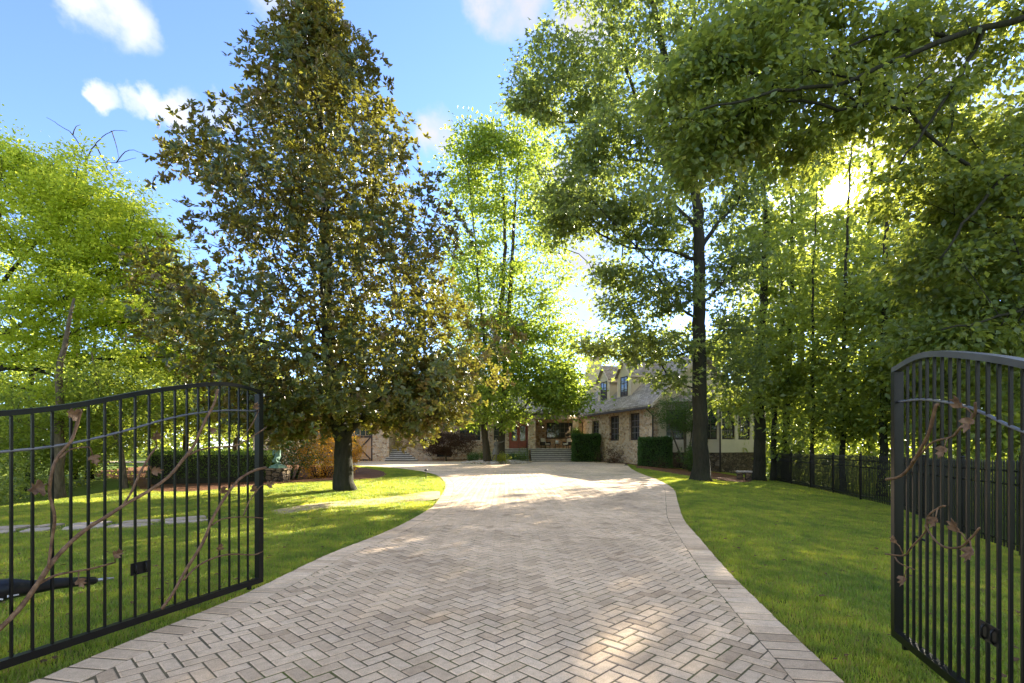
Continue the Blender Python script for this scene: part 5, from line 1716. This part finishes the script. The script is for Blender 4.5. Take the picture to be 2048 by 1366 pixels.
# ------------------------------------------------------------------ iron gates
class Gate:
    """swing gate leaf standing in a vertical plane; s runs from the free end to the hinge"""
    def __init__(s, name, label, A, side):
        s.A = Vector((*A, 0)); s.d = Vector((-.289, -.957, 0)).normalized(); s.n = Vector((s.d.y, -s.d.x, 0)) * side      # towards the drive
        if s.n.x * side < 0: s.n = -s.n
        s.root = empty(name, label, "gate", s.A)

    def sz(s, px, py):
        """gate coordinates of a photograph pixel"""
        k = (px - CX) / F
        q = (s.A.x - k * s.A.y) / (k * s.d.y - s.d.x)
        y = s.A.y + q * s.d.y
        return q, EYE - (py - HOR) / F * y

    def p(s, q, z, off=0.0):
        return s.d * q + s.n * off + Vector((0, 0, z))


LEN = 3.35
TOPC = [(0, 1.955), (.28, 1.985), (.55, 1.965), (1.08, 1.845), (1.6, 1.695), (2.0, 1.615), (2.5, 1.565), (3.35, 1.55)]


def ribbon(mb, g, pts, w, h):
    """flat bar following (s, z) points: h tall, w across"""
    n = len(pts)
    v = []
    for q, z in pts:
        for o_, dz in ((-w / 2, -h / 2), (w / 2, -h / 2), (w / 2, h / 2), (-w / 2, h / 2)):
            v.append(g.p(q, z + dz, o_))
    f = [(3, 2, 1, 0), (4 * n - 4, 4 * n - 3, 4 * n - 2, 4 * n - 1)]
    for i in range(n - 1):
        for j in range(4):
            f.append((4 * i + j, 4 * i + (j + 1) % 4, 4 * i + 4 + (j + 1) % 4, 4 * i + 4 + j))
    mb.add(v, f)


def bar(mb, g, q, z0, z1, w=.022, cap=True):
    v = [g.p(q + a * w / 2, z, b * w / 2) for z in (z0, z1) for a, b in ((-1, -1), (1, -1), (1, 1), (-1, 1))]
    mb.add(v, [(3, 2, 1, 0), (4, 5, 6, 7), (0, 1, 5, 4), (1, 2, 6, 5), (2, 3, 7, 6), (3, 0, 4, 7)])


def vine_leaf(mb, c, ax, nr, size, seed):
    """five lobed hammered leaf, cupped"""
    r = random.Random(seed)
    ax = Vector(ax).normalized(); nr = Vector(nr); nr = (nr - ax * nr.dot(ax)).normalized(); b = nr.cross(ax)
    rim = [(-.12, -.10, .0), (-.02, -.42, .10), (.30, -.55, .16), (.36, -.24, .02), (.72, -.40, .12), (.70, -.14, -.01), (1.02, 0, .08), (.70, .14, -.01), (.72, .40, .12), (.36, .24, .02), (.30, .55, .16), (-.02, .42, .10), (-.12, .10, .0)]
    P = [c + (ax * (x + r.uniform(-.05, .05)) + b * (y * r.uniform(.9, 1.1)) + nr * (z * 1.1 + r.uniform(-.05, .08))) * size for x, y, z in rim]
    m = c + (ax * .32 - nr * .08) * size
    P2 = [p + nr * .0035 for p in P]; m2 = m + nr * .0035
    n = len(P)
    mb.add(P + [m] + P2 + [m2], [(i, n, (i + 1) % n) for i in range(n)] + [(n + 1 + i, n + 1 + (i + 1) % n, 2 * n + 1) for i in range(n)] + [(i, (i + 1) % n, n + 1 + (i + 1) % n, n + 1 + i) for i in range(n)])


def make_gate(name, label, A, side, midpx, vines, bracket, crop, first, pitch):
    g = Gate(name, label, A, side)
    zt = lambda q: float(np.interp(q, *zip(*TOPSM)))
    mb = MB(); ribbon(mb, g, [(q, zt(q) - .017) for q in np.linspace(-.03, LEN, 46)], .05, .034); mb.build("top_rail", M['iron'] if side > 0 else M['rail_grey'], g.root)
    mb = MB(); ribbon(mb, g, [(-.03, .115), (LEN, .115)], .05, .05); mb.build("bottom_rail", M['iron'], g.root)
    mb = MB(); bar(mb, g, -.002, .141, zt(0) - .036, .055); mb.build("end_post", M['iron'], g.root)
    mb = MB(); bar(mb, g, LEN + .03, -.1, 1.75, .09); mb.build("hinge_post", M['iron'], g.root)
    # wheel stop under the free end
    mb = MB(); bar(mb, g, .12, .055, .09, .03); mb.build("foot", M['iron'], g.root)
    q = first
    while q < LEN - .05:
        mb = MB(); bar(mb, g, q, .141, zt(q) - .035, .0138)
        mb.build("picket", M['iron'], g.root)
        q += pitch
    mid = [g.sz(*crop(*p)) for p in midpx]
    mid = sorted(mid)
    dlt = zt(mid[-1][0]) - mid[-1][1]; qq = mid[-1][0] + .25
    while qq < LEN: mid.append((qq, zt(qq) - dlt)); qq += .25
    mid.append((LEN, zt(LEN) - dlt))
    mid[0] = (0.02, mid[0][1])
    ms = catmull3(np.array([(a, b, 0) for a, b in mid]))
    mb = MB(); mb.tube([g.p(a, b, .0) for a, b, _ in ms], .0085, 8); mb.build("mid_rail", M['zinc_dull'], g.root)
    for k, (pts, r0, r1, off, leaves) in enumerate(vines):
        P = [g.sz(*crop(*p)) for p in pts]
        P = catmull3(np.array([(a, b, off + .012 * math.sin(3.1 * i + k)) for i, (a, b) in enumerate(P)]), 5) if len(P) > 2 else np.array([(a, b, off) for a, b in P])
        rng = np.random.RandomState(k + 3)
        rr = np.linspace(r0, r1, len(P)) * (1 + rng.normal(0, .06, len(P)))
        mb = MB(); mb.tube([g.p(*x) for x in P], rr, 8)
        st = mb.build("vine_stem", M['copper'], g.root)
        for j, (lx, ly, size, an) in enumerate(leaves):
            a, b = g.sz(*crop(lx, ly))
            c = g.p(a, b, off + .03)
            axv = (-g.d * math.cos(R(an)) + Vector((0, 0, 1)) * math.sin(R(an))) + g.n * .3
            ml = MB(); vine_leaf(ml, c - axv.normalized() * size * .35, axv, g.n + Vector((0, -.4, .25)), size, k * 10 + j)
            ml.build("leaf", M['copper'], st)
            # little stalk from the leaf to the stem
            near_ = min(P, key=lambda x: (x[0] - a) ** 2 + (x[1] - b) ** 2)
            q0, q1 = g.p(*near_), c - axv.normalized() * size * .4
            ms_ = MB(); ms_.tube([q0, (q0 + q1) / 2 + Vector((0, 0, .018)), q1], .0035, 5); ms_.build("leaf_stalk", M['copper'], st)
    a, b = g.sz(*bracket)
    mb = MB()
    v = [g.p(a + i * .075, b + k * .045, .013 + o_) for o_ in (0, .006) for i, k in ((-1, -1), (1, -1), (1, 1), (-1, 1))]
    mb.add(v, [(3, 2, 1, 0), (4, 5, 6, 7), (0, 1, 5, 4), (1, 2, 6, 5), (2, 3, 7, 6), (3, 0, 4, 7)])
    br = mb.build("bracket_plate", M['iron'], g.root)
    for i in (-.03, .045):
        mb = MB(); mb.tube([g.p(a + i, b - .035, .022), g.p(a + i, b - .02, .034), g.p(a + i, b + .02, .034), g.p(a + i, b + .035, .022)], .006, 6); mb.build("clamp", M['iron'], br)
    return g


M['zinc_dull'] = simple("dull_painted_metal", (.16, .16, .165), .4, .5, .3, .15, 12, .1, .002)
TOPSM = [(a, b) for a, b, _ in catmull3(np.array([(a, b, 0) for a, b in TOPC]))]
cl = lambda x, y: (x / 2.1815, 740 + y / 2.1815)
cr = lambda x, y: (1740 + x / 1.990, 680 + y / 1.990)
LG_ = make_gate("iron_gate", "open black iron gate with long copper vines left of the drive", (-2.455, 4.85), 1,
    [(1090, 176), (990, 176), (880, 186), (800, 198), (690, 224), (580, 256), (440, 292), (310, 320), (180, 340), (0, 358)],
    [([(-60, 1165), (60, 1050), (150, 930), (210, 840), (300, 745), (380, 680), (450, 640), (540, 580), (640, 525), (720, 465), (780, 400), (830, 330), (880, 230), (918, 150), (940, 85)], .0155, .010, .032, [(905, 265, .055, 20)]),
     ([(190, 862), (215, 740), (218, 640), (205, 540), (205, 450), (240, 380), (290, 310), (320, 250), (335, 170)], .0085, .0095, .034, [(285, 195, .085, 160), (128, 518, .098, 185)]),
     ([(240, 385), (300, 345), (365, 335)], .006, .004, .034, [(382, 390, .068, -80)]),
     ([(520, 592), (560, 530), (600, 440), (640, 375), (668, 335)], .008, .0065, .034, [(655, 288, .066, 100), (655, 440, .07, 10)]),
     ([(812, 372), (850, 350), (920, 338), (1000, 332), (1060, 310), (1148, 250)], .008, .006, .034, []),
     ([(1035, 318), (1080, 240), (1120, 178)], .005, .004, .036, [(1092, 158, .062, 85)]),
     ([(692, 1042), (740, 970), (800, 870), (870, 750), (920, 640), (970, 550), (1030, 480), (1090, 440), (1150, 425)], .012, .0115, .034, [(948, 522, .07, 100)]),
     ([(908, 676), (960, 650), (1040, 640), (1140, 646)], .006, .0045, .034, []),
     ([(1045, 634), (1080, 570), (1115, 510)], .006, .005, .036, [(1080, 515, .068, 100), (1155, 497, .07, 30)]),
     ([(785, 915), (850, 855), (920, 818), (1000, 803), (1090, 805), (1138, 790)], .008, .006, .034, [(935, 770, .058, 85)]),
     ([(150, 935), (220, 895), (300, 880), (380, 865), (490, 838)], .008, .0055, .034, [(485, 798, .062, 30), (322, 925, .062, -70)])],
    (278.5, 1135), cl, .135, .1053)
RG_ = make_gate("iron_gate", "open black iron gate with short copper vine sprigs right of the drive", (2.655, 3.445), -1,
    [(130, 243), (190, 237), (250, 240), (320, 250), (390, 266), (470, 300), (540, 335), (613, 365)],
    [([(88, 555), (140, 545), (180, 510), (220, 450), (260, 370), (290, 270), (298, 255)], .0095, .0105, .034, []),
     ([(200, 487), (230, 445), (290, 405), (350, 385), (400, 350), (440, 300), (462, 248)], .0065, .0065, .036, [(410, 248, .062, 95), (455, 335, .072, -85), (345, 445, .064, -75)]),
     ([(92, 853), (150, 858), (200, 825), (240, 760), (270, 700), (300, 665), (338, 662)], .0055, .006, .034, [(308, 725, .062, -80), (142, 795, .05, 95)]),
     ([(250, 738), (280, 790), (330, 825), (390, 825), (440, 790), (468, 748)], .0055, .0055, .036, [(398, 742, .068, 100), (458, 855, .072, -85)]),
     ([(118, 865), (150, 890), (198, 915)], .005, .004, .036, [(180, 962, .062, -95)])],
    (1987, 1268), cr, .15, .0853)
# catch pin of the right gate
mb = MB(); a, b = RG_.sz(1835, 1077); mb.tube([RG_.p(a - .1, b, -.02), RG_.p(a + .06, b - .004, -.02)], .007, 6); mb.build("catch_pin", M['iron'], RG_.root)

# gate opener: black tapered arm with a bright rod
op = empty("gate_opener", "black tapered gate opener arm with bright rod behind the left gate", "gate opener", W(-60, 1200, 2.95))
o_ = Vector(op.location)
g = LG_
def gp(px, py, off):
    a, b = g.sz(px, py); return g.A + g.p(a, b, off)
arm = [gp(-150, 1212, -.13), gp(-60, 1200, -.13), gp(15, 1188, -.13), gp(50, 1180, -.13), gp(90, 1178, -.13), gp(140, 1170, -.13), gp(214, 1164, -.13), gp(219, 1163.5, -.13)]
mb = MB(); mb.tube([p - o_ for p in arm], [.074, .074, .074, .064, .046, .038, .028, .019], 10, 1.0); mb.build("arm", M['plastic'], op)
mb = MB(); mb.tube([gp(219, 1163.5, -.13) - o_, gp(240, 1160, -.13) - o_], .0115, 8)
mb.tube([gp(240, 1160, -.13) - o_, gp(253, 1158.5, -.13) - o_], .007, 8); mb.build("rod", M['zinc'], op)
# the small white print on its housing (too small in the photograph to read)
mb = MB()
u = (arm[2] - arm[1]).normalized(); nn = Vector((g.n.x, g.n.y, .2)).normalized(); up = nn.cross(u); up = up if up.z > 0 else -up
def mark(px, py, w, h):
    c = gp(px, py, -.13) - o_ + nn * .0745
    mb.add([c - u * w - up * h, c + u * w - up * h, c + u * w + up * h, c - u * w + up * h], [(0, 1, 2, 3)])
for i in range(4): mark(10 + i * 2.6, 1205, .0028, .005)
for i in range(8): mark(28 + i * 3.0, 1199 - i * .5, .0032, .004 + .003 * (i == 0))
mb.build("lettering", M['white'], op)

# ------------------------------------------------------------------ iron fence along the right boundary
fl = [(6.3, 5.2), (8.1, 8.0), (11.2, 14.6), (12.7, 20.5), (14.1, 27.2)]
fn = empty("iron_fence", "long black iron picket fence along the wood on the right", "fence", (*fl[1], tz(*fl[1])))
fo = Vector(fn.location)
fpts = resample(np.array(fl), .112)
FH = 1.48
npost = 0; picket_me = None
V_, F_ = [], []
for i, p in enumerate(fpts):
    z = tz(*p)
    if i % 22 == 6:
        mb = MB().bbox(-.032, .032, -.032, .032, -.25, FH + .06, .008); mb.lathe([(.04, 0), (.045, .02), (.01, .06)], 8, (0, 0, FH + .06))
        o = mb.build("fence_post", M['iron'], fn); o.location = (p[0] - fo.x, p[1] - fo.y, z - fo.z)
        d_ = fpts[min(i + 1, len(fpts) - 1)] - fpts[max(i - 1, 0)]; o.rotation_euler = (0, 0, math.atan2(d_[1], d_[0]))
    else:
        if picket_me is None:
            mb = MB().box(-.012, .012, -.012, .012, .06, FH).add([(-.012, -.012, FH + .001), (.012, -.012, FH + .001), (.012, .012, FH + .001), (-.012, .012, FH + .001), (0, 0, FH + .05)], [(0, 1, 4), (1, 2, 4), (2, 3, 4), (3, 0, 4)])
            picket_me = mb.mesh("picket", M['iron'])
        o = link("picket", picket_me, fn); o.location = (p[0] - fo.x, p[1] - fo.y, z - fo.z)
        d_ = fpts[min(i + 1, len(fpts) - 1)] - fpts[max(i - 1, 0)]; o.rotation_euler = (0, 0, math.atan2(d_[1], d_[0]))
for hz in (.16, 1.12, 1.34):
    mb = MB()
    mb.tube([(p[0] - fo.x, p[1] - fo.y, tz(*p) + hz - fo.z) for p in fpts[::4]], .016, 4)
    mb.build("fence_rail", M['iron'], fn)

# ------------------------------------------------------------------ statues
def skin_figure(name, joints, edges, parent, mat, sub=2):
    """one continuous body grown round a skeleton: joints {name: ((x,y,z), r)}"""
    names = list(joints)
    me = bpy.data.meshes.new(name)
    me.from_pydata([joints[k][0] for k in names], [(names.index(a), names.index(b)) for a, b in edges], [])
    me.materials.append(mat)
    o = link(name, me, parent)
    md = o.modifiers.new("skin", 'SKIN'); md.use_smooth_shade = True
    for i, k in enumerate(names):
        r = joints[k][1]; r = (r, r) if isinstance(r, (int, float)) else r
        me.skin_vertices[0].data[i].radius = r
        me.skin_vertices[0].data[i].use_root = i == 0
    sb = o.modifiers.new("smooth", 'SUBSURF'); sb.levels = sb.render_levels = sub
    return o


# girl with outstretched arms on the stone island
sx = W(992, 0, 36.9); 
gs = empty("girl_statue", "weathered bronze girl statue in a dress leaning forward with one arm raised", "statue", (sx.x, 36.9, tz(sx.x, 36.9) + .16), (0, 0, R(8)))
J = {"pelvis": ((0, 0, .98), (.13, .12)), "waist": ((.02, 0, 1.14), .105), "chest": ((.04, 0, 1.36), (.135, .115)), "neck": ((.06, 0, 1.52), .05), "head": ((.02, -.01, 1.68), .105), "crown": ((0, 0, 1.78), .07), "bun": ((-.09, .02, 1.73), .055),
     "sh_r": ((.19, -.03, 1.44), .055), "el_r": ((.42, -.08, 1.47), .038), "wr_r": ((.60, -.12, 1.55), .027), "ha_r": ((.68, -.14, 1.60), .028),
     "sh_l": ((-.08, -.03, 1.42), .055), "el_l": ((-.16, -.08, 1.22), .038), "wr_l": ((.0, -.18, 1.13), .028), "ha_l": ((.06, -.2, 1.16), .026),
     "hip_r": ((.08, -.02, .86), .09), "kn_r": ((.03, -.06, .50), .058), "an_r": ((-.02, 0, .10), .036), "to_r": ((.08, -.06, .03), .03),
     "hip_l": ((-.07, .02, .86), .09), "kn_l": ((-.17, .05, .50), .058), "an_l": ((-.30, .16, .18), .036), "to_l": ((-.26, .12, .05), .028)}
E_ = [("pelvis", "waist"), ("waist", "chest"), ("chest", "neck"), ("neck", "head"), ("head", "crown"), ("head", "bun"), ("chest", "sh_r"), ("sh_r", "el_r"), ("el_r", "wr_r"), ("wr_r", "ha_r"), ("chest", "sh_l"), ("sh_l", "el_l"), ("el_l", "wr_l"), ("wr_l", "ha_l"),
      ("pelvis", "hip_r"), ("hip_r", "kn_r"), ("kn_r", "an_r"), ("an_r", "to_r"), ("pelvis", "hip_l"), ("hip_l", "kn_l"), ("kn_l", "an_l"), ("an_l", "to_l")]
skin_figure("body", J, E_, gs, M['bronze'])
mb = MB()
k = 22; v = []; prof = [(.135, 1.22, .02), (.15, 1.08, .01), (.20, .92, -.01), (.245, .74, -.03), (.27, .56, -.05)]
for r_, z, ox in prof:
    for j in range(k):
        a = 2 * math.pi * j / k; q = r_ * (1 + .09 * math.sin(a * 7 + z * 4) * (1.25 - z))
        v.append((ox + q * math.cos(a), .9 * q * math.sin(a), z))
mb.add(v, [(i * k + j, i * k + (j + 1) % k, (i + 1) * k + (j + 1) % k, (i + 1) * k + j) for i in range(len(prof) - 1) for j in range(k)], True)
mb.build("dress", M['bronze'], gs)
mb = MB().lathe([(.34, -.16), (.32, 0), (.22, .05)], 9, (-.08, .05, -.02)); mb.build("rock_base", M['bench_stone'], gs)

# kneeling verdigris figure on a stacked stone plinth
kd = 18.0
kx = W(556, 0, kd).x
pl = empty("stone_plinth", "stacked dark stone plinth at the end of the clipped hedge", "plinth", (kx, kd, tz(kx, kd)))
rp = random.Random(4)
z = -.05
while z < .40:
    h = rp.uniform(.07, .12); a0 = rp.uniform(-.3, .3)
    cols = 3
    for i in range(cols):
        for j in range(2):
            w = .62 / cols
            mb = MB().bbox(-.31 + i * w + .006, -.31 + (i + 1) * w - .006, -.28 + j * .28 + .006, -.28 + (j + 1) * .28 - .006, z, z + h - .008, .012)
            o = mb.build("stone", M['darkstone'], pl); o.location = (rp.uniform(-.015, .015), rp.uniform(-.02, .02), 0); o["kind"] = "thing"; del o["kind"]
    z += h
ptop = z
MB().bbox(-.36, .36, -.33, .33, ptop, ptop + .06, .015).build("cap_stone", M['darkstone'], pl)
ks = empty("bronze_figure_statue", "green bronze kneeling figure statue on the stacked stone plinth", "statue", (kx, kd, tz(kx, kd) + ptop + .062), (0, 0, R(-25)))
MB().bbox(-.24, .24, -.2, .2, 0, .05, .012).bbox(-.2, .2, -.165, .165, .0505, .10, .012).build("base", M['verdigris'], ks)
MB().lathe([(.17, .10), (.14, .13), (.09, .15)], 10).build("mound", M['verdigris'], ks)
J = {"pelvis": ((0, 0, .30), (.075, .07)), "waist": ((-.01, 0, .40), .055), "chest": ((-.03, -.01, .51), (.075, .06)), "neck": ((-.02, -.02, .60), .028), "head": ((.0, -.03, .67), .05), "crown": ((.01, -.02, .72), .032),
     "sh_r": ((.06, -.01, .55), .03), "el_r": ((.10, -.04, .66), .022), "wr_r": ((.03, -.02, .74), .016), "ha_r": ((.0, -.01, .76), .017), "sh_l": ((-.11, 0, .54), .03), "el_l": ((-.14, -.05, .44), .022), "wr_l": ((-.07, -.10, .37), .016), "ha_l": ((-.04, -.11, .36), .017),
     "hip_r": ((.045, -.03, .28), .052), "kn_r": ((.06, -.17, .25), .038), "an_r": ((.07, -.08, .13), .024), "to_r": ((.07, -.14, .12), .02), "hip_l": ((-.045, .0, .27), .052), "kn_l": ((-.06, -.12, .17), .038), "an_l": ((-.06, .08, .15), .024), "to_l": ((-.06, .13, .13), .018)}
J = {k: ((p[0] * 1.25, p[1] * 1.25, .02 + p[2] * 1.22), (tuple(q * 1.6 for q in r_) if isinstance(r_, tuple) else r_ * 1.6)) for k, (p, r_) in J.items()}
skin_figure("body", J, [e for e in E_ if "bun" not in e], ks, M['verdigris'])

# ------------------------------------------------------------------ stone island with pebbles round the slender tree
ic = np.array(W(992, 0, 39.6))[:2]
ring = [(ic[0] + 2.75 * math.cos(a) * (1 + .1 * math.sin(3 * a)), ic[1] + 2.3 * math.sin(a) * (1 + .08 * math.cos(2 * a))) for a in np.linspace(0, 2 * math.pi, 15)[:-1]]
patch("stone_island", ring, M['soil'], .03, "low round planted island in the middle of the court", dome=.16)
pebs = bpy.data.collections.new("pebbles")
t = NT("pebble"); oi = t.n("ObjectInfo"); cc = t.coord()
M['pebble'] = t.done(t.principled(t.mix(.5, t.ramp(oi.outputs["Random"], [(0, (.30, .2, .13)), (.35, (.5, .38, .26)), (.7, (.62, .53, .42)), (1, (.38, .33, .29))]), t.ramp(t.noise(cc, 6), [(.3, (.7, .7, .7)), (.7, (1.2, 1.2, 1.2))]), 'MULTIPLY'), .8, .3))
for k in range(4):
    r = np.random.RandomState(k)
    bm = bmesh.new(); bmesh.ops.create_icosphere(bm, subdivisions=1, radius=.5)
    for v in bm.verts: v.co = Vector((v.co.x * 1.25, v.co.y, v.co.z * .62)) * r.uniform(.85, 1.12)
    me = bpy.data.meshes.new("pebble"); bm.to_mesh(me); bm.free(); me.materials.append(M['pebble'])
    for p in me.polygons: p.use_smooth = True
    pebs.objects.link(bpy.data.objects.new("pebble", me))
r = np.random.RandomState(9)
P = np.stack([r.uniform(ic[0] - 3.2, ic[0] + 3.2, 3600), r.uniform(ic[1] - 2.8, ic[1] + 2.8, 3600)], 1)
ra = np.array(ring); P = P[in_poly(P, ra)]
de = dist_to(P, np.concatenate([ra, ra[:1]]))
zz = terrain(P[:, 0], P[:, 1]) + .03 * np.clip(de / .25, -.6, 1) + .16 * (1 - np.exp(-de * 1.2)) + .02
scatter("river_pebbles", np.column_stack([P, zz, r.uniform(.07, .2, len(P)), r.uniform(0, 6.28, len(P))]), pebs, "pale rounded pebbles covering the planted island")

# ------------------------------------------------------------------ porch furniture and small things
def chair(name, label, px, d, rot):
    c = empty(name, label, "chair", (W(px, 0, d).x, d, pf), (0, 0, rot), "cushioned porch chairs")
    for sx_ in (-1, 1):
        for sy in (-1, 1):
            MB().tube([(sx_ * .3, sy * .28, 0), (sx_ * .3, sy * .28, .3)], .028, 6).build("leg", M['wicker'], c)
        MB().bbox(sx_ * .33 - .05, sx_ * .33 + .05, -.33, .33, .301, .62, .02).build("arm", M['wicker'], c)
    MB().bbox(-.277, .277, -.32, .32, .28, .36, .015).build("seat_frame", M['wicker'], c)
    MB().extrude([(-.33, .33, .30), (.33, .33, .30), (.33, .42, .92), (-.33, .42, .92)], (0, .07, 0)).build("backrest", M['wicker'], c)
    MB().bbox(-.27, .27, -.34, .27, .362, .48, .03).build("seat_cushion", M['cushion'], c)
    MB().extrude([(-.27, .22, .49), (.27, .22, .49), (.27, .34, .95), (-.27, .34, .95)], (0, .1, .01)).build("back_cushion", M['cushion'], c)
    return c


chair("porch_chair", "dark wicker chair with pale cushions left of the porch table", 1091, 46.4, R(38))
chair("porch_chair", "dark wicker chair with pale cushions right of the porch table", 1135, 46.4, R(-42))
pt = empty("porch_table", "low dark table between the two porch chairs", "table", (W(1113, 0, 46.5).x, 46.5, pf))
MB().lathe([(.36, .40), (.36, .44)], 16).build("table_top", M['wicker'], pt)
for k in range(3):
    a = k * 2.094; MB().tube([(.26 * math.cos(a), .26 * math.sin(a), 0), (.2 * math.cos(a), .2 * math.sin(a), .399)], .02, 6).build("leg", M['wicker'], pt)
wp_ = empty("white_planter", "white ceramic pot on the porch table", "planter", (W(1114, 0, 46.5).x, 46.5, pf + .441))
MB().lathe([(.10, 0), (.14, .02), (.16, .26), (.17, .30), (.14, .30), (.13, .26)], 14).build("pot", M['pot_white'], wp_)
shrub("hanging_fern", "hanging fern beneath the right end of the porch eave", "plant", (W(1153, 0, 45.3).x, 45.3, 2.35), (.42, .42, .36), 90, 'boxwood', 24, .09, .2, 401, 3)
fu = empty("flower_urn", "dark urn of purple flowers on the left landing", "planter", (W(796, 0, 46.1).x, 46.1, lz))
MB().lathe([(.16, 0), (.17, .04), (.12, .08), (.22, .36), (.26, .46), (.22, .47)], 14).build("urn", M['plastic'], fu)
r = np.random.RandomState(2); P = blob(r, (fu.location.x, fu.location.y, fu.location.z + .6), (.28, .26, .18), 420)
M['purple'] = leaf_mat("purple_petal", (.22, .06, .2), (.35, .1, .25), None, (.4, .15, .3), .4)
link("flowers", leaf_mesh("flowers", P, r.normal(size=P.shape), r.normal(size=P.shape) + (0, -.5, .5), np.full(len(P), .07), np.full(len(P), .06), "diamond", tuple(fu.location)), fu, M['purple'])


def path_light(label, px, d, h):
    x = W(px, 0, d).x
    c = empty("path_light", label, "garden light", (x, d, tz(x, d)), group="dark path lights at the lawn edge")
    MB().tube([(0, 0, -.1), (0, 0, h)], .014, 6).build("stake", M['gutter'], c)
    MB().lathe([(.03, h), (.075, h + .01), (.06, h + .05), (.015, h + .08)], 10).build("lamp_shade", M['gutter'], c)


path_light("dark path light on the left lawn tip beside the drive", 852, 20.0, .36)
path_light("short dark path light where the left lawn meets the court", 716, 34.0, .30)

bn = empty("stone_bench", "pale stone slab bench on a dark block against the bench side trunk", "bench", (W(1488, 0, 24.6).x, 24.6, tz(W(1488, 0, 24.6).x, 24.6)), (0, 0, R(-18)))
bn["label"] = "pale stone slab bench beside a thick dark trunk on the right lawn"
MB().bbox(-.36, .36, -.2, .2, .42, .485, .015).build("seat", M['bench_stone'], bn)
for s in (-1, 1): MB().bbox(s * .19 - .13, s * .19 + .13, -.16, .16, -.1, .419, .015).build("leg", M['darkstone'], bn)

M['dry_leaf'] = leaf_mat("dry_leaf", (.10, .055, .03), (.20, .125, .065), None, (.2, .12, .04), .3, .7, .15)
r = np.random.RandomState(12)
for px_, py_ in ((1457, 1182), (1078, 948), (1187, 961), (1227, 956), (1252, 974), (937, 987), (1166, 1010), (1254, 946), (1320, 1160), (820, 1120)):
    x, y = G(px_, py_)
    s_ = .05 + .0016 * y
    th = r.uniform(0, 6.28)
    me = leaf_mesh("fallen_leaf", np.zeros((1, 3)), np.array([[math.cos(th), math.sin(th), .25]]), np.array([[.15, .1, 1.0]]), np.array([s_]), np.array([s_ * .7]), "lobed", (0, 0, 0))
    o = link("fallen_leaf", me, None, M['dry_leaf']); o.location = (x, y, RISE * y + .012)
    meta(o, "dry brown leaf lying on the paved drive", "leaf", "dry leaves scattered on the drive")

# small dry bits lying in the grass
lit = bpy.data.collections.new("lawn_litter_bits")
for k in range(3):
    th = k * 2.1
    me = leaf_mesh("litter_bit", np.zeros((1, 3)), np.array([[math.cos(th), math.sin(th), .2 - .15 * k]]), np.array([[.2, .1 * k, 1.0]]), np.array([.055]), np.array([.035]), "oval", (0, 0, 0))
    me.materials.append(M['dry_leaf']); lit.objects.link(bpy.data.objects.new("litter_bit", me))
k = np.random.RandomState(31).choice(len(GP), 1100, replace=False)
L_ = GP[k].copy(); L_[:, 2] += .035; L_[:, 3] = np.random.RandomState(32).uniform(.6, 1.4, len(L_))
scatter("lawn_litter", L_, lit, "dry leaf bits scattered in the grass")
